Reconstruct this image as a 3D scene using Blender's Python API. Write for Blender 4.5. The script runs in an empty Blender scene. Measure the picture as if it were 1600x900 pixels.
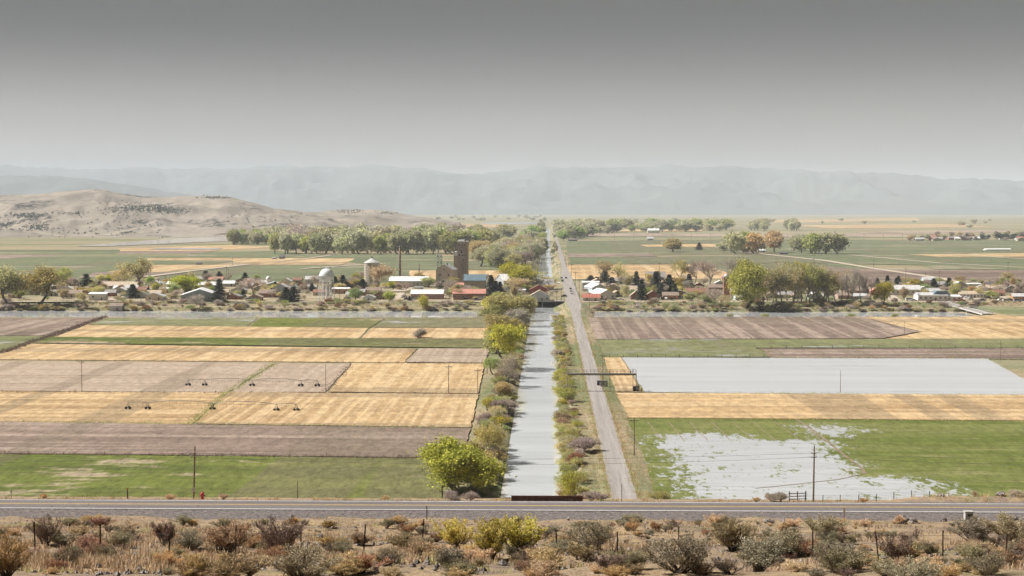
import bpy, math, random
import numpy as np
from mathutils import Vector, noise as mnoise
R = math.radians
rng = random.Random(7)
NP = np.random.default_rng(7)
sc = bpy.context.scene
col = sc.collection

# ------------------------------------------------------------------ camera, sky, sun, exposure
H, F = 62.0, 2500.0                       # eye height over the plain, focal length in photo pixels
PITCH, YAW = math.atan(122 / F), math.atan(57 / 2503.0)
cam_d = bpy.data.cameras.new('camera'); cam = bpy.data.objects.new('camera', cam_d); col.objects.link(cam)
cam.location = (0, 0, H); cam.rotation_euler = (R(90) - PITCH, 0, YAW)
cam_d.sensor_width = 36; cam_d.lens = 36 * F / 1600; cam_d.clip_start = 0.5; cam_d.clip_end = 200000
sc.camera = cam
SUN_EL, SUN_AZ = R(47), R(-80)            # azimuth from +Y, minus is left
wd = bpy.data.worlds.new('World'); sc.world = wd; wd.use_nodes = True
wn = wd.node_tree; wn.nodes.clear()
sky = wn.nodes.new('ShaderNodeTexSky'); sky.sky_type = 'NISHITA'; sky.sun_disc = False
sky.sun_elevation = SUN_EL; sky.sun_rotation = SUN_AZ; sky.dust_density = 3.0; sky.air_density = 1.0
hs = wn.nodes.new('ShaderNodeHueSaturation'); hs.inputs['Saturation'].default_value = 0.0; hs.inputs['Value'].default_value = 0.62
bg = wn.nodes.new('ShaderNodeBackground'); bg.inputs['Strength'].default_value = 0.05
wo = wn.nodes.new('ShaderNodeOutputWorld')
wn.links.new(sky.outputs[0], hs.inputs['Color']); 
tc = wn.nodes.new('ShaderNodeTexCoord'); sx = wn.nodes.new('ShaderNodeSeparateXYZ'); mr = wn.nodes.new('ShaderNodeMapRange'); mm = wn.nodes.new('ShaderNodeMix'); mm.data_type = 'RGBA'; mm.blend_type = 'MULTIPLY'; mm.inputs[0].default_value = 1.0
mr.interpolation_type = 'SMOOTHSTEP'
for i, v_ in ((1, 0.0), (2, 0.115), (3, 2.6), (4, 0.12)): mr.inputs[i].default_value = v_
wn.links.new(tc.outputs['Generated'], sx.inputs[0]); wn.links.new(sx.outputs[2], mr.inputs[0]); wn.links.new(hs.outputs[0], mm.inputs[6]); wn.links.new(mr.outputs[0], mm.inputs[7]); tn = wn.nodes.new('ShaderNodeMix'); tn.data_type = 'RGBA'; tn.blend_type = 'MULTIPLY'; tn.inputs[0].default_value = 1.0; tn.inputs[7].default_value = (1.08, 1.0, 0.93, 1); wn.links.new(mm.outputs[2], tn.inputs[6]); wn.links.new(tn.outputs[2], bg.inputs['Color'])
wn.links.new(bg.outputs[0], wo.inputs['Surface'])
sun_d = bpy.data.lights.new('sun', 'SUN'); sun = bpy.data.objects.new('sun', sun_d); col.objects.link(sun)
sun_d.energy = 5.0; sun_d.angle = R(0.53); sun_d.color = (1.0, 0.965, 0.925)
sdir = Vector((math.sin(SUN_AZ) * math.cos(SUN_EL), math.cos(SUN_AZ) * math.cos(SUN_EL), math.sin(SUN_EL)))
sun.rotation_euler = sdir.to_track_quat('Z', 'Y').to_euler()
HAZE_D, HAZE_TOP, HAZE_COL = 4.8e-5, 850.0, (0.83, 0.905, 1.0)
vs = sc.view_settings; vs.view_transform = 'Standard'; vs.look = 'None'; vs.exposure = 0.75; vs.gamma = 1.0; vs.use_curve_mapping = False
sc.cycles.volume_bounces = 1; sc.cycles.max_bounces = 6; sc.cycles.diffuse_bounces = 3; sc.cycles.transparent_max_bounces = 8
sc.cycles.use_denoising = True; sc.cycles.denoiser = 'OPENIMAGEDENOISE'; sc.cycles.denoising_prefilter = 'NONE'; sc.cycles.denoising_input_passes = 'RGB_ALBEDO_NORMAL'; sc.cycles.use_light_tree = False

# ------------------------------------------------------------------ geometry of the view
M3 = cam.rotation_euler.to_matrix()
CR, CU, CF = M3 @ Vector((1, 0, 0)), M3 @ Vector((0, 1, 0)), M3 @ Vector((0, 0, -1))
def ray(u, v): return CF * F + CR * (u - 800) + CU * (450 - v)
def G(u, v, z=0.0):
    d = ray(u, v); t = (z - H) / d.z
    return d.x * t, d.y * t
def sstep(a, b, x):
    t = max(0.0, min(1.0, (x - a) / (b - a))); return t * t * (3 - 2 * t)
def lerpt(tab, x):
    if x <= tab[0][0]: return tab[0][1]
    for (a, p), (b, q) in zip(tab, tab[1:]):
        if x <= b: return p + (q - p) * (x - a) / (b - a)
    return tab[-1][1]
ZT = 2.5                                   # level of the land beyond the river
WZ = -1.5                                  # water level
HILL = [(-60, 69), (0, 60.3), (45, 51.6), (60, 48.75), (86, 43.95), (120, 37.6), (150, 31.8), (200, 22.6), (238, 15.3), (246, 13.4), (252, 12.72), (269.2, 12.72), (271.5, 12.25), (277, 11.3), (300, 7.5), (330, 0.6), (338, -0.4), (420, -1.0)]
def fbm(x, y, s, o=3): return mnoise.fractal(Vector((x * s, y * s, 3.1)), 1.0, 2.0, o)
def zhill(x, y):
    z = lerpt(HILL, y)
    if y < 250: z += (fbm(x, y, 0.06) * 0.9 + fbm(x, y, 0.25, 2) * 0.28) * sstep(252, 232, y) * sstep(20, 45, y)
    if y > 271 and x > 50: z += 1.5 * sstep(56, 66, x) * sstep(271, 275, y) * sstep(290, 278, y) * (0.6 + 0.5 * abs(fbm(x, y, 0.2)))
    if y > 271: z += fbm(x, y, 0.3, 2) * 0.25 * sstep(272, 276, y)
    return z
RIVER = [(918, 0.0), (923, -0.4), (926.5, -2.4), (995, -2.4), (998, -1.5), (1004, -0.3), (1020, 1.0), (1036, ZT - 0.1), (1042, ZT)]
def zflat(x, y):
    z = lerpt(RIVER, y)
    if y > 926 and y < 1042:
        e = sstep(250, 272, x); z = z * (1 - e) + e * (ZT * sstep(915, 1000, y))
        z += fbm(x, y, 0.09) * 0.7 * sstep(998, 1006, y) * sstep(1042, 1030, y)
    dc = max(-10.4 - x, x - 3.2)
    if y < 6000 and dc < 14 and not 1051 < y < 1400:
        w = 0.0 if 924 < y < 1000 else fbm(x, y, 0.12) * 0.5
        c = -1.55 + 0.42 * dc + w * sstep(0.5, 3, dc) if dc > 0 else max(-2.6, -1.55 + dc * 0.5)
        z = min(z + 0.35 * sstep(14, 6, dc) * (1 if y < 915 else 0), c)
    return z
def zg(x, y): return zhill(x, y) if y < 338 else zflat(x, y)
def GT(u, v):
    """where the sight line through photo point (u, v) meets the land"""
    d = ray(u, v).normalized()
    if v > 787 or (u < 0):
        pass
    t = 20.0 if v > 786 else 330.0
    step = 0.5 if v > 786 else 2.0
    if v < 420: t, step = 1100.0, 10.0
    lo = t
    for _ in range(4000):
        p = Vector((0, 0, H)) + d * t
        if p.z < zg(p.x, p.y): break
        lo = t; t += step
    for _ in range(14):
        m = 0.5 * (lo + t); p = Vector((0, 0, H)) + d * m
        if p.z < zg(p.x, p.y): t = m
        else: lo = m
    p = Vector((0, 0, H)) + d * t
    return p.x, p.y, zg(p.x, p.y)
def ppm(x, y): return F / (Vector((x, y, 0)).dot(Vector((CF.x, CF.y, 0))) )   # photo pixels per metre

# ------------------------------------------------------------------ materials
class NT:
    def __init__(s, name):
        s.m = bpy.data.materials.new(name); s.m.use_nodes = True; s.t = s.m.node_tree; s.t.nodes.clear()
        s.out = s.t.nodes.new('ShaderNodeOutputMaterial'); s._p = None
    def n(s, typ, inp=None, **kw):
        nd = s.t.nodes.new(typ)
        for k, v in kw.items(): setattr(nd, k, v)
        for k, v in (inp or {}).items(): s.put(nd.inputs[k], v)
        return nd
    def put(s, sock, v):
        if isinstance(v, bpy.types.NodeSocket): s.t.links.new(v, sock)
        else:
            if isinstance(v, tuple) and len(v) == 3 and sock.type == 'RGBA': v = v + (1,)
            sock.default_value = v
    @property
    def pos(s):
        if s._p is None: s._p = s.n('ShaderNodeNewGeometry').outputs['Position']
        return s._p
    def noise(s, sx, sy, sz=None, detail=3, rough=0.55, rot=0.0, vec=None):
        v = vec or s.pos
        if rot: v = s.n('ShaderNodeVectorRotate', {'Vector': v, 'Angle': rot}, rotation_type='Z_AXIS').outputs[0]
        v = s.n('ShaderNodeVectorMath', {0: v, 1: (sx, sy, sz if sz is not None else sx)}, operation='MULTIPLY').outputs[0]
        return s.n('ShaderNodeTexNoise', {'Vector': v, 'Scale': 1.0, 'Detail': detail, 'Roughness': rough}).outputs[0]
    def rng(s, x, a, b, c=0.0, d=1.0): return s.n('ShaderNodeMapRange', {0: x, 1: a, 2: b, 3: c, 4: d}).outputs[0]
    def math(s, op, a, b=0.0, c=0.0, clamp=False):
        return s.n('ShaderNodeMath', {0: a, 1: b, 2: c}, operation=op, use_clamp=clamp).outputs[0]
    def mix(s, f, a, b, blend='MIX'):
        nd = s.n('ShaderNodeMix', data_type='RGBA', blend_type=blend)
        s.put(nd.inputs[0], f); s.put(nd.inputs[6], a); s.put(nd.inputs[7], b)
        return nd.outputs[2]
    def val(s, c, f):   # scale a colour by a factor socket
        return s.mix(1.0, c, s.n('ShaderNodeCombineColor', {0: f, 1: f, 2: f}).outputs[0], 'MULTIPLY')
    def bump(s, h, strength=0.5, dist=0.1): return s.n('ShaderNodeBump', {'Height': h, 'Strength': strength, 'Distance': dist}).outputs[0]
    def bsdf(s, c, rough=0.9, normal=None, spec=0.2, metal=0.0):
        nd = s.n('ShaderNodeBsdfPrincipled', {'Base Color': c, 'Roughness': rough, 'Specular IOR Level': spec, 'Metallic': metal})
        if normal is not None: s.put(nd.inputs['Normal'], normal)
        return nd.outputs[0]
    def done(s, sh): s.t.links.new(sh, s.out.inputs['Surface']); return s.m
def plain(name, c, rough=0.7, var=0.18, scale=1.5, metal=0.0, spec=0.3):
    t = NT(name)
    k = t.rng(t.noise(scale, scale, scale * 0.4, 4), 0.3, 0.7, 1 - var, 1 + var)
    return t.done(t.bsdf(t.val(c, k), rough, None, spec, metal))
def field_mat(name, c1, c2, c3=None, rows=0.0, sp=1.8, rowamt=0.35, k=1.0, wet=None, speck=0.3, patch=None, dots=0.0):
    """crop land: streaks along the work direction, drill rows, clods, wet or bare patches; k: size of the pattern"""
    t = NT(name)
    st = t.rng(t.noise(0.014 / k, 0.11 / k, 1, 6, 0.68), 0.39, 0.61)
    big = t.rng(t.noise(0.006 / k, 0.014 / k, 1, 3), 0.36, 0.64)
    c = t.mix(t.math('ADD', t.math('MULTIPLY', st, 0.55), t.math('MULTIPLY', big, 0.45), clamp=True), c1, c2)
    rw = t.rng(t.noise(1.0 / sp, 0.006 / k, 1, 2, 0.5, rows), 0.44, 0.58)
    c = t.mix(t.math('MULTIPLY', rw, rowamt), c, c3 or c2)
    tr = t.rng(t.noise(0.05 / k, 0.0015 / k, 1, 1, 0.5, rows + 1.5708), 0.585, 0.60)      # a few wheel tracks
    c = t.mix(t.math('MULTIPLY', tr, 0.4), c, (0.16, 0.13, 0.09))
    if patch:
        pm = t.rng(t.math('ADD', t.noise(0.02 / k, 0.05 / k, 1, 5, 0.7), t.math('MULTIPLY', t.noise(0.3 / k, 0.1 / k, 1, 3), 0.1)), patch[1], patch[1] + 0.06)
        c = t.mix(pm, c, patch[0])
    if dots: c = t.mix(t.math('MULTIPLY', t.rng(t.noise(0.55 / k, 0.2 / k, 1, 4, 0.75), 0.60, 0.70), dots), c, (0.045, 0.05, 0.025))
    sk = t.noise(0.9, 0.9, 1, 3, 0.7)
    sm = t.rng(t.noise(0.5 / k, 0.17 / k, 1, 5, 0.82), 0.35, 0.65, 1 - speck, 1 + speck)
    c = t.val(c, sm)
    sh = t.bsdf(c, 0.95, t.bump(sk, 0.6, 0.25), 0.05)
    if wet:
        wm = t.rng(t.math('ADD', t.noise(0.014 / k * 2, 0.03 / k * 2, 1, 6, 0.72), t.math('MULTIPLY', t.noise(0.3 / k, 0.12 / k, 1, 4, .8), 0.16)), wet, wet + 0.06)
        sh = t.n('ShaderNodeMixShader', {0: wm, 1: sh, 2: t.bsdf((0.5, 0.505, 0.5), 0.12, None, 0.5)}).outputs[0]
    return t.done(sh)
def foliage(name, c1, c2, c3=None, trans=0.3, hue=0.03, var=0.3):
    """leaves: each leaf and each plant a little different"""
    t = NT(name)
    isl = t.n('ShaderNodeNewGeometry').outputs['Random Per Island']
    oi = t.n('ShaderNodeObjectInfo').outputs['Random']
    c = t.mix(t.rng(t.noise(0.25, 0.25, 0.25, 2), 0.35, 0.65), c1, c2)
    if c3: c = t.mix(t.math('POWER', isl, 2.5), c, c3)
    h = t.n('ShaderNodeHueSaturation', {'Hue': t.rng(oi, 0, 1, 0.5 - hue, 0.5 + hue), 'Saturation': t.rng(t.math('FRACT', t.math('MULTIPLY', oi, 7.3)), 0, 1, 0.8, 1.1),
        'Value': t.math('MULTIPLY', t.rng(isl, 0, 1, 1 - var, 1 + var), t.rng(t.math('FRACT', t.math('MULTIPLY', oi, 13.7)), 0, 1, 0.78, 1.15)), 'Color': t.val(c, 1.5)}).outputs[0]
    d = t.bsdf(h, 0.75, None, 0.15)
    tr = t.n('ShaderNodeBsdfTranslucent', {'Color': h}).outputs[0]
    return t.done(t.n('ShaderNodeMixShader', {0: trans, 1: d, 2: tr}).outputs[0])

# ------------------------------------------------------------------ object helpers
def prop(o, label=None, cat=None, group=None, kind=None):
    if label: o['label'] = label
    if cat: o['category'] = cat
    if group: o['group'] = group
    if kind: o['kind'] = kind
    return o
def mesh(name, V, Fc, m=None, smooth=False):
    me = bpy.data.meshes.new(name); me.from_pydata(V, [], Fc)
    if m: me.materials.append(m)
    if smooth: me.polygons.foreach_set('use_smooth', [True] * len(me.polygons))
    me.update(); return me
def np_mesh(name, V, nper, m, smooth=False):
    """V: (n*nper, 3) array, every nper vertices one face"""
    V = np.asarray(V, dtype=np.float32).reshape(-1, 3); nv = len(V); nf = nv // nper
    me = bpy.data.meshes.new(name); me.vertices.add(nv); me.vertices.foreach_set('co', V.ravel())
    me.loops.add(nv); me.loops.foreach_set('vertex_index', np.arange(nv, dtype=np.int32))
    me.polygons.add(nf); me.polygons.foreach_set('loop_start', np.arange(0, nv, nper, dtype=np.int32))
    me.polygons.foreach_set('loop_total', np.full(nf, nper, dtype=np.int32))
    me.materials.append(m); me.update(calc_edges=True); return me
def ob(name, me, parent=None, loc=None, rot=None, scale=None):
    o = bpy.data.objects.new(name, me); col.objects.link(o)
    if parent: o.parent = parent
    if loc is not None: o.location = loc
    if rot is not None: o.rotation_euler = rot if not isinstance(rot, (int, float)) else (0, 0, rot)
    if scale is not None: o.scale = scale if not isinstance(scale, (int, float)) else (scale,) * 3
    return o
def empty(name, loc, rz=0.0, scale=None):
    o = ob(name, None, None, loc, rz, scale); o.empty_display_size = 0.5; return o
class MB:
    """collects boxes, tubes and prisms into one mesh"""
    def __init__(s): s.V, s.F = [], []
    def add(s, V, Fc):
        b = len(s.V); s.V += [tuple(v) for v in V]; s.F += [tuple(i + b for i in f) for f in Fc]; return s
    def box(s, cx, cy, cz, sx, sy, sz, rz=0.0):
        c, n = math.cos(rz), math.sin(rz); V = []
        for dz in (-.5, .5):
            for dx, dy in ((-.5, -.5), (.5, -.5), (.5, .5), (-.5, .5)):
                x, y = dx * sx, dy * sy; V.append((cx + x * c - y * n, cy + x * n + y * c, cz + dz * sz))
        return s.add(V, [(3, 2, 1, 0), (4, 5, 6, 7), (0, 1, 5, 4), (1, 2, 6, 5), (2, 3, 7, 6), (3, 0, 4, 7)])
    def tube(s, a, b, r0, r1=None, n=6, cap=True):
        r1 = r0 if r1 is None else r1; a, b = Vector(a), Vector(b); d = (b - a)
        if d.length < 1e-6: return s
        d.normalize(); x = d.orthogonal().normalized(); y = d.cross(x)
        V = [a + (x * math.cos(6.2832 * i / n) + y * math.sin(6.2832 * i / n)) * r0 for i in range(n)] + [b + (x * math.cos(6.2832 * i / n) + y * math.sin(6.2832 * i / n)) * r1 for i in range(n)]
        Fc = [(i, (i + 1) % n, n + (i + 1) % n, n + i) for i in range(n)]
        if cap: Fc += [tuple(range(n - 1, -1, -1)), tuple(range(n, 2 * n))]
        return s.add(V, Fc)
    def lathe(s, prof, n=24, cx=0, cy=0):
        V = []; Fc = []; k = len(prof)
        for r, z in prof:
            for i in range(n): V.append((cx + r * math.cos(6.2832 * i / n), cy + r * math.sin(6.2832 * i / n), z))
        for j in range(k - 1):
            for i in range(n): Fc.append((j * n + i, j * n + (i + 1) % n, (j + 1) * n + (i + 1) % n, (j + 1) * n + i))
        Fc += [tuple(range(n - 1, -1, -1)), tuple(range((k - 1) * n, k * n))]
        return s.add(V, Fc)
    def prism(s, poly, axis, a, b):
        """poly in the plane across axis ('x': (y,z); 'y': (x,z)), run from a to b"""
        n = len(poly); f = (lambda p, t: (t, p[0], p[1])) if axis == 'x' else (lambda p, t: (p[0], t, p[1]))
        V = [f(p, a) for p in poly] + [f(p, b) for p in poly]
        return s.add(V, [tuple(range(n)), tuple(range(2 * n - 1, n - 1, -1))] + [(i, n + i, n + (i + 1) % n, (i + 1) % n) for i in range(n)])
    def mesh(s, name, m, smooth=False):
        me = mesh(name, s.V, s.F, m, smooth)
        import bmesh
        bm = bmesh.new(); bm.from_mesh(me); bmesh.ops.recalc_face_normals(bm, faces=bm.faces); bm.to_mesh(me); bm.free()
        return me
    def build(s, name, m, parent=None, smooth=False, **kw): return ob(name, s.mesh(name, m, smooth), parent, **kw)

# ------------------------------------------------------------------ the land
def ground_mat():
    t = NT('dry_plain')
    c = t.mix(t.rng(t.noise(0.0022, 0.009, 1, 5, 0.6), 0.42, 0.58), (0.30, 0.24, 0.155), (0.15, 0.17, 0.085))
    c = t.mix(t.rng(t.noise(0.0011, 0.006, 1, 4, 0.6), 0.5, 0.66), c, (0.36, 0.30, 0.21))
    c = t.mix(t.rng(t.noise(0.05, 0.12, 1, 5, 0.7), 0.52, 0.68), c, (0.16, 0.15, 0.06))
    k = t.rng(t.noise(0.35, 0.35, 0.35, 5, 0.75), 0.3, 0.7, 0.7, 1.3)
    return t.done(t.bsdf(t.val(c, k), 0.95, t.bump(t.noise(0.8, 0.8, 0.8, 4, 0.7), 0.8, 0.4), 0.05))
def hill_mat():
    t = NT('sage_slope_soil')
    c = t.mix(t.rng(t.noise(0.25, 0.25, 0.25, 5, 0.65), 0.38, 0.62), (0.25, 0.19, 0.14), (0.40, 0.29, 0.17))
    c = t.mix(t.rng(t.noise(0.12, 0.18, 0.1, 4, 0.6), 0.55, 0.68), c, (0.20, 0.19, 0.08))
    c = t.mix(t.rng(t.noise(1.6, 1.6, 1.6, 4, 0.7), 0.55, 0.7), c, (0.12, 0.095, 0.08))
    c = t.mix(t.rng(t.noise(3.2, 3.2, 3.2, 3, 0.7), 0.62, 0.72), c, (0.42, 0.37, 0.31))
    # loose road gravel along the shoulder
    y = t.n('ShaderNodeSeparateXYZ', {0: t.pos}).outputs[1]
    g = t.math('MULTIPLY', t.rng(t.math('ADD', y, t.math('MULTIPLY', t.noise(0.3, 0.3, 0.3, 3), 5.0)), 249.5, 252.5), t.rng(y, 273, 270))
    gc = t.mix(t.rng(t.noise(1.4, 2.4, 1.4, 4, 0.8), 0.4, 0.62), (0.085, 0.072, 0.07), (0.27, 0.235, 0.215))
    c = t.mix(g, c, gc)
    return t.done(t.bsdf(c, 0.95, t.bump(t.noise(2.2, 2.2, 2.2, 5, 0.8), 0.9, 0.3), 0.05))
def lines(*segs):
    L = []
    for a, b, st in segs:
        k = max(1, int(round((b - a) / st))); L += [a + (b - a) * i / k for i in range(k)]
    return L + [segs[-1][1]]
def sheet(name, X, Y, fz, m, smooth=True):
    V = [(x, y, fz(x, y)) for y in Y for x in X]; n = len(X)
    Fc = [(j * n + i, j * n + i + 1, (j + 1) * n + i + 1, (j + 1) * n + i) for j in range(len(Y) - 1) for i in range(n - 1)]
    return ob(name, mesh(name, V, Fc, m, smooth))
prop(sheet('hillside', lines((-260, -110, 15), (-110, 110, 1.8), (110, 260, 15)), lines((-60, 20, 8), (20, 250, 1.8), (250, 276, 2), (276, 345, 3)), zhill, hill_mat()), kind='structure')
GM = ground_mat()
prop(sheet('plain', lines((-45000, -2000, 4000), (-2000, -400, 200), (-400, -30, 40), (-30, 16, 1.2), (16, 240, 28), (240, 300, 6), (300, 2000, 200), (2000, 45000, 4000)),
     lines((334, 915, 6), (915, 1046, 1.5), (1046, 1066, 2.5), (1066, 2000, 20), (2000, 6000, 400), (6000, 48000, 6000)), zflat, GM), kind='structure')

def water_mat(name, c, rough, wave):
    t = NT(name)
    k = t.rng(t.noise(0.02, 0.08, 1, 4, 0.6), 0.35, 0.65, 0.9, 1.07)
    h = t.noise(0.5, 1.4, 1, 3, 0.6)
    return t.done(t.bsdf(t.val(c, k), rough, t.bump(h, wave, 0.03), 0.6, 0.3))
W1 = water_mat('sky_pale_canal_water', (0.74, 0.76, 0.765), 0.07, 0.02)  # pale base colour stands in for the reflection of a bright sky
W2 = water_mat('river_water_surface', (0.70, 0.73, 0.74), 0.07, 0.01)  # river base likewise lightened to carry reflected sky
def flat(name, pts, z, m): return ob(name, mesh(name, [(x, y, z) for x, y in pts], [tuple(range(len(pts)))], m))
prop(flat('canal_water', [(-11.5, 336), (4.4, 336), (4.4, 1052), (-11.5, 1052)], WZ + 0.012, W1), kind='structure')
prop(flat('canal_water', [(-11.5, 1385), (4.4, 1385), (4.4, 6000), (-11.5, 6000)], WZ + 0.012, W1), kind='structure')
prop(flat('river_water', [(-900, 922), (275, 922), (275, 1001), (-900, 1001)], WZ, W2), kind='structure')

# fields, by the corners they show
X_ = R(90)
STUB = lambda n, k=1, r=0.0: field_mat(n, (0.47, 0.33, 0.175), (0.30, 0.20, 0.105), (0.54, 0.405, 0.24), r, (1.9 if r == 0 else 7) * (k if k < 4 else k * .7), 0.6, k, speck=0.3)
GREEN = lambda n, k=1, r=X_: field_mat(n, (0.095, 0.12, 0.026), (0.155, 0.165, 0.045), (0.07, 0.08, 0.028), r, 6 * k, 0.45, k, patch=((0.29, 0.24, 0.155), 0.625), dots=0.7, speck=0.34)
BROWN = lambda n, k=1, r=X_: field_mat(n, (0.13, 0.095, 0.075), (0.235, 0.178, 0.142), (0.38, 0.30, 0.24), r, (1.9 if r == 0 else 6) * k, 0.55, k, speck=0.3, dots=.35)
PALE = lambda n, k=1, r=X_: field_mat(n, (0.35, 0.275, 0.205), (0.27, 0.205, 0.152), (0.42, 0.34, 0.265), r, (2.2 if r == 0 else 6) * k, 0.5, k, speck=0.22, dots=.25)
WETG = lambda n, k=2, r=X_: field_mat(n, (0.14, 0.155, 0.065), (0.20, 0.19, 0.10), (0.11, 0.125, 0.055), r, 6 * k, 0.3, k, wet=0.635, dots=.4)
mS, mS2, mSm = STUB('stubble', 1, X_), STUB('stubble_rows', 1), STUB('stubble_rows_mid', 2)
mS3 = mS2
mG, mGm, mB, mB2, mP, mP2, mW = GREEN('young_crop'), GREEN('young_crop_mid', 2), BROWN('ploughed_soil'), BROWN('ploughed_rows', 2, 0.0), PALE('harrowed_soil'), PALE('harrowed_rows', 1, 0.0), WETG('soaked_grass')
FIELDS = [
 ('crop_field', mG, [(-420, 708), (690, 718), (690, 796), (-420, 796)]),
 ('ploughed_field', mB, [(-420, 655), (735, 671), (722, 717.5), (-420, 707)]),
 ('stubble_field', mS, [(-420, 610), (356, 614), (300, 664), (-420, 654)]),
 ('stubble_field', mS2, [(358, 614), (747, 617.5), (736, 670), (303, 664)]),
 ('harrowed_field', mP, [(-300, 563), (428, 568.5), (357, 613.5), (-300, 609.5)]),
 ('harrowed_field', mP2, [(430, 568.5), (549, 569), (508, 613.5), (360, 613.5)]),
 ('stubble_field', mS2, [(551, 569), (757, 569.5), (747, 616.5), (513, 614)]),
 ('stubble_field', mSm, [(42, 537.5), (652, 545.5), (630, 567.5), (-30, 562)]),
 ('harrowed_field', mP2, [(655, 545.7), (766, 546), (757, 568.5), (633, 567.5)]),
 ('crop_field', mGm, [(82, 527.5), (768, 531), (766, 545), (45, 537)]),
 ('stubble_field', mSm, [(135, 508.5), (576, 513), (561, 529.5), (86, 527)]),
 ('stubble_field', mSm, [(580, 513.5), (771, 513.5), (769, 530.5), (565, 529.7)]),
 ('soaked_field', mW, [(168, 497.2), (403, 497.2), (386, 511), (138, 508)]),
 ('crop_field', mGm, [(407, 497.2), (602, 497.2), (579, 512.5), (389, 511.2)]),
 ('soaked_field', mW, [(605, 497.2), (772, 497.2), (772, 513), (583, 512.7)]),
 ('ploughed_field', mB2, [(-260, 497.2), (158, 497.2), (88, 525), (-260, 525)]),
 ('soaked_field', mW, [(-260, 525.5), (85, 525.5), (-8, 556), (-260, 560)]),
 ('ploughed_field', mB2, [(918, 497), (1344, 495.8), (1436, 519.5), (1378, 530), (930, 531.5)]),
 ('stubble_field', mSm, [(1347, 495.8), (1495, 495.8), (1560, 492), (1800, 492), (1800, 529.5), (1384, 530), (1442, 519.5)]),
 ('soaked_field', mW, [(932, 532), (1800, 530), (1800, 545), (1180, 545), (1204, 559.5), (945, 559.5)]),
 ('ploughed_field', mB, [(1186, 545.4), (1800, 545.4), (1800, 563), (1208, 559.8)]),
 ('stubble_field', mS3, [(943, 560.2), (970, 560.2), (1004, 614.5), (962, 614.5)]),
 ('stubble_field', mS, [(962, 615.8), (1900, 620.5), (1900, 661.5), (982, 655)]),
]
def fieldsheet(name, m, px, dz=0.05, z=0.0):
    if z == 0.0 and any(abs(u - 857) < 200 for u, v in px): dz += 0.36
    elif z == 0.0: dz += 0.15
    Q = [Vector(G(u, v, z)) for u, v in px]; P = []; amp = 0.55 if z == 0.0 else 2.5
    for a, b in zip(Q, Q[1:] + Q[:1]):
        n = max(2, min(60, int((b - a).length / (4 if z == 0.0 else 25)))); d = (b - a).normalized()
        for i in range(n): p = a.lerp(b, i / n); p = p + Vector((-d.y, d.x)) * amp * fbm(p.x + dz * 900, p.y, .12 if z == 0.0 else .02, 3); P.append((p.x, p.y))
    return prop(flat(name, P, z + dz, m), kind='structure')
for k, (n, m, px) in enumerate(FIELDS): fieldsheet(n, m, px, 0.05 + 0.004 * k)
# the flooded sheet of water behind low borders
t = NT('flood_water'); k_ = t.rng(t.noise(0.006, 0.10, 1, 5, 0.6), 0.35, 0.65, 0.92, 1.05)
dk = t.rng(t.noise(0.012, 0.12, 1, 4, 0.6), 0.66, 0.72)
mFl = t.done(t.bsdf(t.mix(dk, t.val((0.86, 0.865, 0.86), k_), (0.60, 0.61, 0.61)), 0.08, t.bump(t.noise(0.6, 1.8, 1, 3), 0.02, 0.03), 0.5, 0.3))  # near-white base has the sky's reflected brightness painted in
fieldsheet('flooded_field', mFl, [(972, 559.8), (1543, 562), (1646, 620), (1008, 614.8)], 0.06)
# half-drowned meadow: a wetness value kept on the surface where the water has spread
def inpoly(p, P):
    c = False; x, y = p
    for (x0, y0), (x1, y1) in zip(P, P[1:] + P[:1]):
        if (y0 > y) != (y1 > y) and x < (x1 - x0) * (y - y0) / (y1 - y0) + x0: c = not c
    return c
def sdist(p, P):
    d = 1e9; p = Vector(p)
    for a, b in zip(P, P[1:] + P[:1]):
        a, b = Vector(a), Vector(b); t_ = max(0, min(1, (p - a).dot(b - a) / (b - a).length_squared)); d = min(d, (p - a - (b - a) * t_).length)
    return d if inpoly(p, P) else -d
FLOOD = [[G(*q) for q in pl] for pl in (
  [(1038, 683), (1120, 678), (1180, 690), (1280, 690), (1352, 744), (1400, 748), (1440, 756), (1462, 772), (1480, 800), (1082, 800), (1060, 745), (1042, 712)],
  [(1262, 668), (1300, 666), (1345, 676), (1320, 684), (1275, 681)])]
UV = [(u, v) for v in [655.5 + i * 2.2 for i in range(65)] for u in range(900, 1910, 8)]
c00, nU = None, len(range(900, 1910, 8)); V = []; A = []
for u, v in UV:
    x, y = G(u, v); x = max(x, 23.6 + 0.4 * math.sin(y * 0.05)); V.append((x, y, 0.4)); A.append(max(sdist((x, y), P) for P in FLOOD))
me = mesh('drowned_meadow', V, [(j * nU + i, (j + 1) * nU + i, (j + 1) * nU + i + 1, j * nU + i + 1) for j in range(64) for i in range(nU - 1)])
at = me.attributes.new('wet', 'FLOAT', 'POINT'); at.data.foreach_set('value', A)
t = NT('drowned_meadow')
g = t.mix(t.rng(t.noise(0.012, 0.1, 1, 4), 0.4, 0.6), (0.105, 0.125, 0.03), (0.155, 0.165, 0.055))
g = t.mix(t.rng(t.noise(0.05, 0.25, 1, 5, 0.7), 0.57, 0.7), g, (0.22, 0.20, 0.10))
g = t.mix(t.math('MULTIPLY', t.rng(t.noise(0.6, 0.2, 1, 4, 0.8), 0.58, 0.7), 0.5), g, (0.05, 0.055, 0.025))
g = t.val(g, t.rng(t.noise(0.5, 0.17, 1, 5, 0.82), 0.35, 0.65, 0.74, 1.26))
w = t.n('ShaderNodeAttribute', attribute_name='wet').outputs['Fac']
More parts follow.
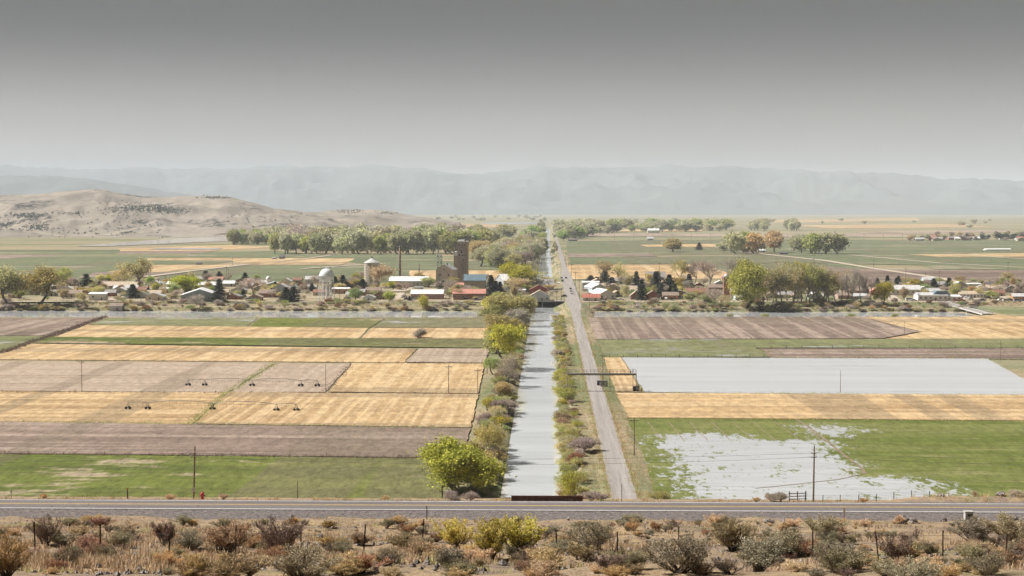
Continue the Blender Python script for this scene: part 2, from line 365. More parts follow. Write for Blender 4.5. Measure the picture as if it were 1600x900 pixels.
w = t.math('ADD', t.math('MINIMUM', t.math('MULTIPLY', w, 0.17), 1.1), t.math('MULTIPLY', t.math('SUBTRACT', t.noise(0.05, 0.045, 1, 6, 0.75), 0.49), 4.2))
w = t.math('ADD', w, t.math('MULTIPLY', t.math('SUBTRACT', t.noise(0.42, 0.15, 1, 4, 0.85), 0.5), 8.0))
wm = t.rng(w, -0.25, 0.35)
wat = t.bsdf(t.val((0.74, 0.75, 0.745), t.rng(t.noise(0.05, 0.5, 1, 4), 0.35, 0.65, 0.9, 1.06)), 0.08, None, 0.5, 0.3)  # standing water painted pale in place of a bright sky reflection
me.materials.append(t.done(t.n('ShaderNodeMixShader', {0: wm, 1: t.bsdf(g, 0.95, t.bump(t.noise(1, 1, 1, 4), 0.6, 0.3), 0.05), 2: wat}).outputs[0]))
prop(ob('drowned_meadow', me), kind='structure')

# far land, beyond the town
FG = field_mat('far_crop_hazed', (0.115, 0.135, 0.07), (0.17, 0.18, 0.10), (0.10, 0.11, 0.065), X_, 40, 0.4, 7, patch=((0.29, 0.25, 0.18), 0.62), speck=0.2)  # crop greens greyed so the colour itself carries distance haze
FT, FB, FP = STUB('far_stubble', 7), BROWN('far_ploughed', 7), PALE('far_pale', 7)
FAR = [
 (FG, [(-200, 418), (185, 418), (240, 432), (60, 452), (-200, 452)]), (FG, [(-200, 402), (300, 400), (205, 418), (-200, 417.5)]),
 (FB, [(-200, 398), (110, 398), (-30, 406), (-200, 408)]), (FG, [(-200, 391), (210, 390), (180, 397), (-200, 397.5)]),
 (FT, [(235, 414), (385, 414), (215, 428), (150, 428)]), (FB, [(150, 425.5), (300, 425), (235, 433), (120, 434)]),
 (FG, [(245, 407.5), (375, 407.5), (335, 413.5), (240, 413.5)]), (FT, [(230, 403.5), (520, 403.5), (480, 414), (380, 413), (360, 407), (230, 407)]),
 (FG, [(380, 414.5), (600, 414.5), (700, 424), (700, 446), (225, 446), (260, 428)]), (FG, [(300, 395), (430, 392), (500, 398), (425, 403), (290, 402)]),
 (FG, [(450, 397.5), (690, 397.5), (690, 413), (570, 413)]), (FT, [(405, 404), (555, 404), (535, 414), (405, 414)]),
 (FT, [(640, 423), (810, 423), (800, 438), (640, 438)]), (FG, [(570, 408), (760, 408), (800, 422), (560, 422)]),
 (FT, [(185, 389), (360, 383), (430, 386), (300, 394), (190, 396)]), (FB, [(190, 392.5), (345, 392.5), (300, 396.5), (185, 397)]),
 (FG, [(885, 377), (1040, 375), (1600, 376), (1900, 384), (1900, 402), (1180, 398), (886, 400)]),
 (FB, [(888, 396.5), (1012, 395.5), (1028, 401), (888, 402)]), (FG, [(890, 402.5), (1030, 401.5), (1215, 398.5), (1430, 398.5), (1900, 412), (1900, 424), (1300, 412), (890, 413)]),
 (FT, [(886, 413.5), (1130, 413.5), (1160, 432), (1150, 436), (888, 437)]), (FG, [(1100, 413.5), (1330, 412.5), (1430, 428), (1170, 440)]),
 (FB, [(1230, 414), (1370, 421.5), (1900, 425), (1900, 448), (1300, 446)]), (FG, [(1440, 413.5), (1900, 410), (1900, 424.5), (1460, 421.5)]),
 (FT, [(1420, 398), (1600, 396), (1900, 399), (1900, 403), (1470, 402)]), (FT, [(1000, 383), (1110, 381.5), (1190, 383), (1180, 386.5), (1010, 386)]),
 (FP, [(870, 365), (1420, 366), (1420, 370.5), (870, 369.5)]), (FT, [(975, 358), (1100, 357.5), (1095, 362), (960, 362)]), (FT, [(1230, 352), (1480, 350), (1560, 355), (1300, 357)]),
 (FT, [(600, 350.5), (790, 350.5), (780, 355), (590, 356)]), (FT, [(1200, 344), (1430, 341), (1440, 345), (1210, 348)]), (FP, [(1330, 362), (1580, 359), (1600, 363), (1350, 365)]),
]
for k, (m, px) in enumerate(FAR): fieldsheet('far_field', m, px, 0.05 + 0.02 * k, ZT)
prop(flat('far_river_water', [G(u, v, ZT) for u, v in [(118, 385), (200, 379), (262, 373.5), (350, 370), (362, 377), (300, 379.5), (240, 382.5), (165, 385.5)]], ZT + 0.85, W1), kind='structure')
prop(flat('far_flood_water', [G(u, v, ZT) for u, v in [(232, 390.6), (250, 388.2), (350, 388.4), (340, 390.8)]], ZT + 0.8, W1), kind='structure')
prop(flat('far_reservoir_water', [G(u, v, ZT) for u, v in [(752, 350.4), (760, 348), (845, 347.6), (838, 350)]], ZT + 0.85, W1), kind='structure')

# roads
def strip_mat(name, c1, c2, sx, sy):
    t = NT(name)
    c = t.mix(t.rng(t.noise(sx, sy, 1, 5, 0.65), 0.35, 0.65), c1, c2)
    return t.done(t.bsdf(t.val(c, t.rng(t.noise(1.6, 1.6, 1, 4, 0.8), 0.3, 0.7, 0.82, 1.18)), 0.9, t.bump(t.noise(6, 6, 6, 3), 0.3, 0.05), 0.15))
mRoad = strip_mat('chipseal', (0.24, 0.215, 0.195), (0.34, 0.31, 0.285), 1.1, 0.02)
mHwy = strip_mat('highway_asphalt', (0.125, 0.108, 0.105), (0.175, 0.155, 0.148), 0.02, 0.9)
mDirt = strip_mat('dirt_track', (0.40, 0.33, 0.25), (0.50, 0.42, 0.33), 0.2, 0.2)
def roadstrip(name, m, Y, xa, xb, z):
    V = []; 
    for y in Y:
        w = fbm(y, 3.3, 0.15, 2) * 0.35; w2 = fbm(y, 9.3, 0.15, 2) * 0.35
        V += [(xa(y) + w, y, z(y)), (xb(y) + w2, y, z(y))]
    return prop(ob(name, mesh(name, V, [(2 * i, 2 * i + 1, 2 * i + 3, 2 * i + 2) for i in range(len(Y) - 1)], m)), kind='structure')
tx = lambda y: sstep(940, 1010, y) * sstep(1700, 1400, y)
rz_ = lambda y: 0.46 + (ZT + 0.2) * sstep(915, 1010, y)
roadstrip('canal_road', mRoad, lines((334, 1100, 4), (1100, 2200, 20), (2200, 9000, 200)), lambda y: 13.6 - 2.2 * tx(y), lambda y: 19.0 + 1.6 * tx(y), rz_)
for n, xo in (('west_verge', (9.5, 13.9)), ('east_verge', (18.8, 24))):
    pass
CAUSE = [(8.5, -0.6), (11.8, 0.44), (21.5, 0.44), (25.5, -0.3)]
V = []; Ys = lines((336, 912, 6), (912, 1046, 3), (1046, 1060, 7))
for y in Ys:
    for j, (x, z) in enumerate(CAUSE):
        b = rz_(y) - 0.46
        V.append((x + fbm(y, j * 7.0, 0.08, 2) * 0.5 + (-b * 1.0 if j == 0 and 918 < y < 1040 else 0) + ((b + 3) * 0.8 * sstep(915, 922, y) * sstep(1040, 1030, y) if j == 3 else 0), y, (z + b) if j in (1, 2) else (z if not 918 < y < 1040 else -2.2)))
prop(ob('road_causeway', mesh('road_causeway', V, [(4 * i + j, 4 * i + j + 1, 4 * i + j + 5, 4 * i + j + 4) for i in range(len(Ys) - 1) for j in range(3)], GM, True)), kind='structure')
HZ = 12.72
prop(flat('highway', [(-260, 260), (260, 260), (260, 268.7), (-260, 268.7)], HZ + 0.05, mHwy), kind='structure')
mYel, mWht = plain('road_paint_yellow', (0.62, 0.42, 0.10), 0.7), plain('road_paint_white', (0.72, 0.71, 0.69), 0.7)
for n, m, y, w in (('yellow_centre_line', mYel, 264.45, 0.16), ('yellow_centre_line', mYel, 264.85, 0.16), ('white_edge_line', mWht, 260.7, 0.28), ('white_edge_line', mWht, 268.0, 0.22)):
    prop(flat(n, [(-260, y - w / 2), (260, y - w / 2), (260, y + w / 2), (-260, y + w / 2)], HZ + 0.056, m), kind='structure')
def track(px, w, z, name='dirt_track', m=None, dz=0.35):
    P = [Vector(G(u, v, z)) for u, v in px]; V = []
    for i, p in enumerate(P):
        d = (P[min(i + 1, len(P) - 1)] - P[max(i - 1, 0)]).normalized(); nrm = Vector((-d.y, d.x)) * w / 2
        V += [(*(p + nrm), z + dz), (*(p - nrm), z + dz)]
    prop(ob(name, mesh(name, V, [(2 * i, 2 * i + 1, 2 * i + 3, 2 * i + 2) for i in range(len(P) - 1)], m or mDirt)), kind='structure')
for px, w in (([(1165, 394.5), (1290, 408), (1370, 421), (1475, 436.5), (1500, 443)], 9), ([(1330, 399), (1470, 412), (1700, 424)], 7), ([(1480, 398), (1520, 400), (1640, 408)], 8),
              ([(600, 412.5), (540, 416), (470, 421)], 8), ([(390, 413.5), (300, 424), (225, 434)], 8), ([(520, 399), (470, 406), (430, 409)], 6), ([(440, 399.5), (520, 397.4), (680, 397.2)], 6), ([(888, 376.4), (1100, 374.8), (1500, 374.6)], 9)):
    track(px, w, ZT, dz=0.75)
track([(-40, 471.3), (180, 470.6), (400, 470.8), (640, 470.6), (828, 471.8)], 8, ZT, 'river_street', mDirt, 0.06)
track([(905, 471.8), (1000, 470.8), (1200, 470.8), (1470, 471.0), (1700, 471)], 8, ZT, 'river_street', mDirt, 0.06)
track([(886, 467), (1000, 466.8), (1040, 467.2)], 10, ZT, 'street_apron', mRoad, 0.11)
track([(600, 467.5), (700, 467.2), (790, 467.4)], 13, ZT, 'street_apron', mDirt, 0.11)
track([(610, 467), (622, 455), (640, 447)], 12, ZT, 'side_street', mDirt, 0.16)
track([(170, 469), (205, 462), (240, 455)], 9, ZT, 'side_street', mDirt, 0.16)
track([(1400, 470), (1392, 464), (1385, 460)], 8, ZT, 'side_street', mDirt, 0.16)
track([(1480, 467), (1520, 464), (1640, 463.5)], 30, ZT, 'gravel_yard', mDirt, 0.12)

mDitch = strip_mat('ditch_soil', (0.15, 0.12, 0.075), (0.27, 0.21, 0.145), 0.3, 0.3)
for k in range(8): track([(1012 + 33 * k, 661), (1022 + 34.5 * k, 674 + 1.5 * (k % 3)), (1034 + 36 * k, 690 + 2 * (k % 2))], .3, 0.0, 'field_ditch', mDitch, .41 + .004 * k)
track([(1243, 656.5), (1262, 668), (1290, 690), (1322, 716), (1346, 734), (1352, 743)], .75, 0.0, 'field_ditch', mDitch, .46)
track([(1352, 743), (1310, 752), (1240, 760), (1180, 766)], .35, 0.0, 'field_ditch', mDitch, .47)
# hills on the left and the mountain ranges
def bearing(u): d = ray(u, 328); return d.x / d.y
def hmat(name, cs, s, dark=None):
    t = NT(name)
    c = t.mix(t.rng(t.noise(s, s, s * 3, 5, 0.65), 0.4, 0.6), cs[0], cs[1])
    c = t.mix(t.rng(t.noise(s * 0.6, s * 2.5, s, 4, 0.6), 0.52, 0.64), c, cs[2])
    if dark: c = t.mix(t.math('MULTIPLY', t.rng(t.noise(s * 1.3, s * 1.3, s * 4, 4, 0.6), 0.56, 0.62), t.rng(t.noise(0.05, 0.05, 0.05, 3, 0.7), 0.42, 0.55)), c, dark)
    return t.done(t.bsdf(c, 0.95, t.bump(t.noise(s * 8, s * 8, s * 8, 5, 0.7), 0.7, 6.0), 0.02))
def ridged(x, y, s): return 1 - abs(mnoise.fractal(Vector((x * s, y * s, 1.7)), 0.85, 2.1, 6)) * 1.3
def range_(name, prof, U, Y0, Y1, Y2, m, amp, s, nU=220, nY=40, z0=0.0, jag=0.0):
    V = []; us = [U[0] + (U[1] - U[0]) * i / nU for i in range(nU + 1)]
    for j in range(nY + 1):
        y = Y0 + (Y2 - Y0) * j / nY
        for u in us:
            x = bearing(u) * y; zr = max(z0 + 1, H + (328 - lerpt(prof, u)) / F * Y1) + jag * (mnoise.noise(Vector((u * .028, 1.3, 0))) + .55 * mnoise.noise(Vector((u * .09, 7.3, 0))))
            k = sstep(Y0, Y1, y) if y < Y1 else sstep(Y2 + (Y2 - Y1), Y1, y)
            k2 = 4 * k * (1 - k)
            V.append((x, y, z0 - 4 + (zr - z0 + 4) * k + (ridged(x, y, s) - 0.62) * amp * (0.22 + k2) * min(1, zr / (amp * 2.0)) * sstep(0, 0.12, k)))
    n = nU + 1
    return prop(ob(name, mesh(name, V, [(j * n + i, j * n + i + 1, (j + 1) * n + i + 1, (j + 1) * n + i) for j in range(nY) for i in range(nU)], m, True)), kind='structure')
mMt = hmat('mountain_slopes', ((0.085, 0.108, 0.11), (0.11, 0.13, 0.125), (0.07, 0.095, 0.10)), 0.0012)
range_('mountain_range', [(-400, 266), (0, 262), (60, 263), (130, 266), (200, 262.5), (290, 267), (350, 262.5), (390, 259.5), (450, 262), (540, 261), (600, 262), (660, 266), (740, 276), (800, 269), (840, 265), (895, 261), (950, 265.5), (1000, 265), (1050, 261.5), (1120, 262), (1200, 266), (1260, 266.5), (1330, 270), (1400, 274), (1480, 282), (1600, 284), (2000, 288)], (-400, 2000), 19000, 25000, 28000, mMt, 300, 0.0005, 480, 60, ZT, 30)
range_('near_mountain_ridge', [(-400, 276), (0, 279), (40, 276), (80, 275), (150, 283), (250, 297), (330, 312), (420, 326), (500, 331)], (-400, 480), 14000, 16500, 19000, mMt, 200, 0.0007, 160, 40, ZT, 18)
mHl = hmat('scrub_hill', ((0.295, 0.255, 0.21), (0.205, 0.18, 0.145), (0.35, 0.30, 0.24)), 0.0045, (0.05, 0.052, 0.045))
range_('scrub_hill', [(-500, 316), (-100, 314), (0, 308), (60, 304), (100, 300), (155, 296.5), (190, 303), (225, 308), (280, 307), (355, 307.5), (390, 316), (430, 327), (480, 332), (520, 333), (600, 335), (660, 341), (720, 349)], (-500, 720), 3300, 4700, 6200, mHl, 36, 0.0025, 320, 90, ZT, 2)
range_('low_knoll', [(430, 345), (470, 336), (510, 329.5), (540, 327), (580, 327.5), (610, 330), (650, 338), (700, 345)], (430, 700), 4900, 5600, 6300, mHl, 16, 0.004, 120, 30, ZT)

# ------------------------------------------------------------------ plants
mBark = plain('bark_brown', (0.11, 0.085, 0.065), 0.9, 0.3, 3)
mBarkG = plain('bark_grey', (0.31, 0.265, 0.225), 0.9, 0.25, 3)
FOL = {
 'yellowgreen': foliage('leaves_yellow_green', (0.33, 0.305, 0.045), (0.25, 0.25, 0.04), (0.41, 0.365, 0.065), .45),
 'green': foliage('leaves_fresh_green', (0.26, 0.30, 0.09), (0.20, 0.235, 0.07), (0.33, 0.35, 0.12), .5),
 'olive': foliage('leaves_olive', (0.30, 0.29, 0.12), (0.235, 0.235, 0.095), (0.37, 0.34, 0.15), .5),
 'budding': foliage('leaves_budding', (0.40, 0.325, 0.155), (0.33, 0.285, 0.125), (0.46, 0.38, 0.18), .5),
 'bare': foliage('twigs_grey_mauve', (0.33, 0.275, 0.225), (0.265, 0.22, 0.18), (0.39, 0.325, 0.26), 0.4),
 'rust': foliage('twigs_rust', (0.26, 0.16, 0.08), (0.20, 0.135, 0.08), (0.34, 0.22, 0.11), 0.2),
 'conifer': foliage('needles_dark', (0.028, 0.042, 0.026), (0.04, 0.055, 0.033), (0.06, 0.07, 0.045), 0.1, 0.02),
 'sage': foliage('leaves_sage', (0.225, 0.19, 0.115), (0.17, 0.145, 0.088), (0.275, 0.235, 0.145), 0.2, 0.015, 0.35),
 'straw': foliage('dry_straw', (0.42, 0.29, 0.15), (0.33, 0.225, 0.115), (0.52, 0.38, 0.21), 0.25, 0.015, 0.3),
 'yellow': foliage('blossom_yellow', (0.43, 0.355, 0.022), (0.33, 0.29, 0.026), (0.49, 0.40, 0.03), 0.3, 0.01),
 'dead': foliage('dead_brush', (0.10, 0.072, 0.056), (0.15, 0.105, 0.075), (0.22, 0.15, 0.10), 0.1),
 'forest': foliage('leaves_grove', (0.37, 0.365, 0.215), (0.30, 0.305, 0.18), (0.44, 0.41, 0.25), 0.5, 0.02),
}
def cards(P, size, asp=0.55, jit=0.4, up=None):
    """one small leaf face at every point, turned every way; up pulls its long side towards a direction array"""
    P = np.asarray(P, dtype=np.float64); n = len(P)
    a = NP.normal(size=(n, 3))
    if up is not None: a = a * 0.55 + up
    a /= np.linalg.norm(a, axis=1)[:, None] + 1e-9
    b = NP.normal(size=(n, 3)); b -= a * (a * b).sum(1)[:, None]; b /= np.linalg.norm(b, axis=1)[:, None] + 1e-9
    s = size * (1 + jit * NP.uniform(-1, 1, n))[:, None]
    a = a * s * 0.5; b = b * s * 0.5 * asp
    return np.stack([P - a, P + b * 0.9, P + a, P - b * 0.9], 1).reshape(-1, 3)
def grow(r, h, spread, levels=4, nch=(3, 5), trunk=0.28, rad=None, up=0.25, multi=1, ang=(0.45, 1.0)):
    """branching frame: returns tubes (a, b, ra, rb) and the end twigs"""
    T, E = [], []
    def br(p, d, L, ra, lv):
        k = 3 if lv < 2 else 2; q = p; dd = d.copy()
        for i in range(k):
            dd = (dd + Vector((r.gauss(0, .16), r.gauss(0, .16), r.gauss(0, .08) + up * 0.22))).normalized()
            n = q + dd * (L / k); rb = ra * (1 - 0.2 * (i + 1) / k * (1.6 if lv else 1)); T.append((q, n, ra * (1 - 0.16 * i), rb * 0.92)); q = n
            if lv >= levels - 2 and (lv >= levels - 1 or i > 0): E.append((n, dd, L / k))
            if lv < levels - 1 and (lv > 0 or i > 0):
                for _ in range(r.randint(*nch) if i == k - 1 else r.randint(0, 2)):
                    ax = Vector((r.gauss(0, 1), r.gauss(0, 1), r.gauss(0, .5))); ax = (ax - dd * ax.dot(dd)).normalized()
                    t_ = r.uniform(*ang) * spread; nd = (dd * math.cos(t_) + ax * math.sin(t_)).normalized()
                    br(n, nd, L * r.uniform(0.58, 0.85), rb * 0.62, lv + 1)
    for m_ in range(multi):
        d0 = Vector((r.gauss(0, .07 if multi == 1 else .5), r.gauss(0, .07 if multi == 1 else .5), 1)).normalized()
        br(Vector((r.gauss(0, .1), r.gauss(0, .1), 0)) * (0 if multi == 1 else h * .05), d0, h * trunk * r.uniform(.85, 1.1), rad or h * 0.022, 0)
    return T, E
def frame_mesh(name, T, m, minr=0.0):
    b = MB()
    for a, c, r0, r1 in T:
        if r0 > minr: b.tube(a, c, r0, r1, 5, False)
    return mesh(name, b.V, b.F, m, True)
def tree_proto(seed, h, spread, nleaf, lsize, clump, levels=4, fill=.5, low=.12, **kw):
    r = random.Random(seed); T, E = grow(r, h, spread, levels, **kw)
    P = []; k = max(1, int(nleaf / len(E)))
    for p, d, L in E:
        c = r.uniform(0.55, 1.5)
        for _ in range(max(1, int(k * c))):
            P.append((p.x + r.gauss(0, clump), p.y + r.gauss(0, clump), p.z + r.gauss(0, clump * .7)))
    A_ = np.array(P); c0, c1 = np.percentile(A_, 4, axis=0), np.percentile(A_, 96, axis=0); zb = max(c0[2] * .55, h * low)
    ctr = np.array([(c0[0] + c1[0]) / 2, (c0[1] + c1[1]) / 2, (zb + c1[2]) / 2]); ext = np.array([(c1[0] - c0[0]) / 2, (c1[1] - c0[1]) / 2, (c1[2] - zb) / 2])
    nc = max(20, int(len(P) * fill / 40)); Q = []
    for _ in range(nc):                     # leafy side shoots filling the crown's body in clumps
        d = np.array([r.gauss(0, 1) for _ in range(3)]); d /= np.linalg.norm(d); q = ctr + d * ext * r.uniform(.5, 1.0) * (1.0 + .75 * mnoise.noise(Vector(d) * 1.7 + Vector((seed * 3.1, 0, 0))))
        Q += [(q[0] + r.gauss(0, clump * 1.1), q[1] + r.gauss(0, clump * 1.1), q[2] + r.gauss(0, clump * .8)) for _ in range(40)]
    return T, np.concatenate([A_, np.array(Q)]), lsize
PROTO = {}
def reg(kind, T, P, L, asp, wood, minr=0.0, up=None):
    allp = P
    w = 0.5 * ((np.percentile(allp[:, 0], 98) - np.percentile(allp[:, 0], 2)) + (np.percentile(allp[:, 1], 98) - np.percentile(allp[:, 1], 2)))
    h = np.percentile(allp[:, 2], 99.3)
    cx, cy = 0.5 * (np.percentile(P[:, 0], 3) + np.percentile(P[:, 0], 97)), 0.5 * (np.percentile(P[:, 1], 3) + np.percentile(P[:, 1], 97)); P = P - np.array([cx, cy, 0.0])
    T = [(a - Vector((cx, cy, 0)) * min(1, a.z / (.35 * h)), b - Vector((cx, cy, 0)) * min(1, b.z / (.35 * h)), r0, r1) for a, b, r0, r1 in T]
    PROTO.setdefault(kind, []).append(dict(T=frame_mesh('trunk', T, wood, minr), C=np_mesh('crown', cards(P, L, asp, up=up), 4, FOL['green']), w=w, h=h, mats={}))
for s in range(4): reg('round', *tree_proto(11 + s, 14, 1.0, 4200, 0.46, 0.62, fill=.4), 0.7, mBark, 0.03)
for s in range(2): reg('big', *tree_proto(531 + s, 13, 0.95, 13000, 0.24, 0.42, 4, .8, .1, trunk=0.2, nch=(3, 4)), 0.7, mBark, 0.025)
for s in range(4): reg('tall', *tree_proto(41 + s, 20, 0.62, 3600, 0.6, 0.7, trunk=0.3, fill=.35), 0.7, mBarkG, 0.03)
for s in range(3): reg('sparse', *tree_proto(71 + s, 16, 0.85, 1700, 0.45, 0.6, fill=.2), 0.6, mBarkG, 0.02)
for s in range(3):                                     # bare crown: long thin twigs along the last branches
    r = random.Random(91 + s); T, E = grow(r, 15, 0.85, 4)
    P, U = [], []
    for p, d, L in E:
        for _ in range(7):
            q = p + Vector((r.gauss(0, .5), r.gauss(0, .5), r.gauss(0, .45))); P.append(q[:]); U.append((d + Vector((0, 0, .5)))[:])
    reg('bare', T, np.array(P), 1.5, 0.07, mBarkG, 0.015, np.array(U))
for s in range(4): reg('grove', *tree_proto(131 + s, 24, 0.75, 2200, 1.05, 1.0, 4, fill=1.2, low=.02, nch=(2, 4), trunk=.2), 0.75, mBarkG, 0.06)
for s in range(4): reg('willow', *tree_proto(161 + s, 5, 0.9, 3200, 0.2, 0.35, 3, .5, .03, multi=5, trunk=0.4, nch=(3, 4)), 0.55, mBarkG, 0.008)
for s in range(3):                                     # brush of thin upright stems
    r = random.Random(191 + s); T, E = grow(r, 3, 0.8, 3, multi=7, trunk=0.45)
    P, U = [], []
    for p, d, L in E:
        for _ in range(14): q = p + Vector((r.gauss(0, .28), r.gauss(0, .28), r.gauss(0, .22))); P.append(q[:]); U.append((d + Vector((0, 0, .9)))[:])
    reg('brush', T, np.array(P), 0.55, 0.12, mBark, 0.006, np.array(U))
for s in range(3):                                     # spruce: drooping whorls
    r = random.Random(211 + s); P, U = [], []; T = [(Vector((0, 0, 0)), Vector((0, 0, 14.6)), .25, .03)]
    for k in range(44):
        z = 0.8 + 13.6 * k / 43; L = (3.0 * (1 - z / 15.0) ** 0.85 + .12) * r.uniform(.8, 1.15)
        for j in range(9):
            a = r.uniform(0, 6.283); l2 = L * r.uniform(.7, 1.1)
            T.append((Vector((0, 0, z)), Vector((math.cos(a) * l2, math.sin(a) * l2, z - .25 * l2)), .04, .01))
            for q in range(7):
                f = (q + .6) / 7; P.append((math.cos(a) * l2 * f + r.gauss(0, .12), math.sin(a) * l2 * f + r.gauss(0, .12), z - .25 * l2 * f + r.gauss(0, .12))); U.append((math.cos(a), math.sin(a), -.3))
    reg('spruce', T, np.array(P), 0.75, 0.4, mBark, 0.02, np.array(U))
def shrub(seed, h, nst, nl, size, asp, clump, splay=0.75):
    """low desert shrub: crooked dark stems from one foot, leaves only on the outer shell"""
    r = random.Random(seed); T, P, U = [], [], []
    for k in range(nst):
        a = r.uniform(0, 6.283); p = Vector((r.gauss(0, .06), r.gauss(0, .06), -0.05)); d = Vector((math.cos(a) * splay * r.uniform(.3, 1.4), math.sin(a) * splay * r.uniform(.3, 1.4), 1)).normalized(); ra = h * .03
        L = h * r.uniform(.7, 1.1)
        for i in range(4):
            d = (d + Vector((r.gauss(0, .25), r.gauss(0, .25), .12))).normalized(); q = p + d * L / 4; T.append((p, q, ra, ra * .75)); ra *= .72; p = q
            if i >= 1:
                for _ in range(3):
                    e = (d + Vector((r.gauss(0, .5), r.gauss(0, .5), .35))).normalized(); tip = p + e * L * r.uniform(.16, .34); T.append((p, tip, ra * .6, ra * .25))
                    for _ in range(int(nl / (nst * 9))):
                        f = r.uniform(.25, 1.1); c = p.lerp(tip, f); P.append((c.x + r.gauss(0, clump), c.y + r.gauss(0, clump), max(.03, c.z + r.gauss(0, clump * .8)))); U.append((e + Vector((0, 0, .4)))[:])
    return T, np.array(P), size, asp, mBark, 0.0, np.array(U)
for s in range(5): reg('sagebrush', *shrub(301 + s, 1.3, 18, 9000, 0.075, 0.36, 0.07))
for s in range(4): reg('rabbitbrush', *shrub(331 + s, 1.2, 26, 6000, 0.17, 0.13, 0.06, 0.5))
for s in range(2): reg('blossom', *shrub(361 + s, 1.8, 22, 6500, 0.09, 0.55, 0.06, 0.45))
for s in range(3): reg('deadbrush', *shrub(381 + s, 1.2, 18, 2200, 0.22, 0.09, 0.06, 0.8))
for s in range(2): reg('thicket', *shrub(401 + s, 1.5, 40, 9000, 0.16, 0.5, 0.13, 0.7))

FN = {'bare': 'grey leafless', 'rust': 'rusty brown', 'budding': 'tan budding', 'olive': 'olive green', 'yellowgreen': 'yellow-green', 'green': 'fresh green', 'forest': 'pale green', 'dead': 'dark dead', 'conifer': 'dark evergreen'}
def plant(kind, fol, x, y, z, h, w=None, label=None, cat='tree', name=None, group=None, var=None, parts=('trunk', 'crown')):
    pr = PROTO[kind][rng.randrange(len(PROTO[kind])) if var is None else var]
    sz = h / pr['h']; sx = (w / pr['w']) if w else sz
    if fol not in pr['mats']:
        me = pr['C'].copy(); me.name = parts[1]; me.materials.clear(); me.materials.append(FOL[fol]); pr['mats'][fol] = me
    o = empty(name or 'tree', (x, y, z - 0.05), rng.uniform(0, 6.283), (sx, sx, sz))
    ob(parts[0], pr['T'], o); ob(parts[1], pr['mats'][fol], o)
    if group and not any(q in label for q in ('bare', 'leafless', 'budding', 'brush scattered', 'sagebrush', 'conifer', 'dry', 'dark', 'slope')):
        label = FN[fol] + ' ' + label; group = group + ', ' + FN[fol]
    return prop(o, label, cat, group)
def tree(kind, fol, u, v, hp, wp=None, label=None, **kw):
    x, y, z = GT(u, v); s = ppm(x, y)
    return plant(kind, fol, x, y, z, hp / s, wp / s if wp else None, label, **kw)
def bush(kind, fol, u, v, hp, wp=None, label=None, **kw):
    kw.setdefault('cat', 'shrub'); kw.setdefault('name', 'shrub'); kw.setdefault('parts', ('stems', 'foliage'))
    return tree(kind, fol, u, v, hp, wp, label, **kw)

# --- the plants one can name
x = bearing(716) * 346; plant('big', 'yellowgreen', x, 346, 0.2, 11.3, 15.5, 'large spreading yellow-green cottonwood beside the canal just past the highway', 'tree', 'cottonwood_tree', None, 0)
bush('willow', 'yellowgreen', 1031, 786, 17, 34, 'small rounded bright green bush between canal road and drowned meadow', var=1)
bush('brush', 'bare', 656, 529, 15, 17, 'lone bare bush standing in the stubble field')
tree('round', 'yellowgreen', 62, 476, 58, 54, 'broad yellow-green tree on the river bank beside the trailer houses', name='cottonwood_tree')
tree('round', 'olive', 14, 478, 60, 50, 'olive leafed tree on the river bank at the town edge', name='cottonwood_tree')
tree('tall', 'green', 95, 452, 34, 27, 'upright fresh green tree behind the broad riverbank tree', name='cottonwood_tree')
tree('sparse', 'budding', 190, 453, 42, 30, 'sparse yellowish budding tree beside the taller olive one', name='cottonwood_tree')
tree('tall', 'olive', 217, 456, 52, 32, 'tall olive tree with forked trunk over the long tan building', name='cottonwood_tree')
tree('round', 'yellowgreen', 291, 461, 30, 36, 'bright round tree beside the white-roofed metal shed', name='shade_tree')
tree('sparse', 'budding', 128, 482, 26, 16, 'thin budding tree on the bank below the white trailer', name='shade_tree')
tree('bare', 'bare', 308, 486, 26, 26, 'bare twiggy tree on the bank before the white-roofed metal shed', name='bare_tree')
tree('bare', 'bare', 396, 462, 28, 36, 'wide mauve bare tree among the houses', name='bare_tree')
tree('sparse', 'budding', 595, 456, 42, 38, 'wide bare budding tree against the concrete silo', name='shade_tree')
tree('round', 'yellowgreen', 615, 452, 12, 18, 'small bright tree before the long white-roofed plant', name='shade_tree')
tree('round', 'green', 556, 472, 22, 21, 'round green tree beside the small pale blue house', name='shade_tree')
tree('round', 'yellowgreen', 609, 470, 15, 17, 'small yellow-green tree beside the brown gabled house', name='shade_tree')
tree('round', 'yellowgreen', 662, 485, 25, 14, 'narrow bright tree on the bank before the long brick building', name='shade_tree')
tree('round', 'olive', 668, 449, 15, 22, 'olive bush-like tree at the end of the long white-roofed plant', name='shade_tree')
tree('round', 'yellowgreen', 816, 452, 38, 42, 'big rounded yellow-green tree beside the canal behind town', name='cottonwood_tree')
tree('round', 'yellowgreen', 798, 440, 30, 34, 'yellow-green tree beyond the grey barn', name='cottonwood_tree')
tree('sparse', 'budding', 810, 458, 24, 36, 'broad budding tree before the grey-roofed hall', name='shade_tree')
tree('big', 'yellowgreen', 1166, 482, 72, 50, 'tall fresh green cottonwood on the bank beside the brick church tower', name='cottonwood_tree', var=1)
tree('bare', 'bare', 1117, 481, 30, 26, 'dark-stemmed bare tree on the bank before the church', name='bare_tree')
tree('round', 'olive', 1103, 478, 19, 17, 'small olive tree on the bank beside the dark bare tree', name='shade_tree')
tree('sparse', 'budding', 1130, 478, 19, 26, 'low orange budding tree before the church body', name='shade_tree')
tree('round', 'yellowgreen', 1380, 477, 36, 24, 'leaning yellow-green tree on the bank beside the long white building', name='shade_tree')
tree('round', 'green', 1079, 470, 14, 20, 'round green tree on the river street lawn', name='shade_tree')
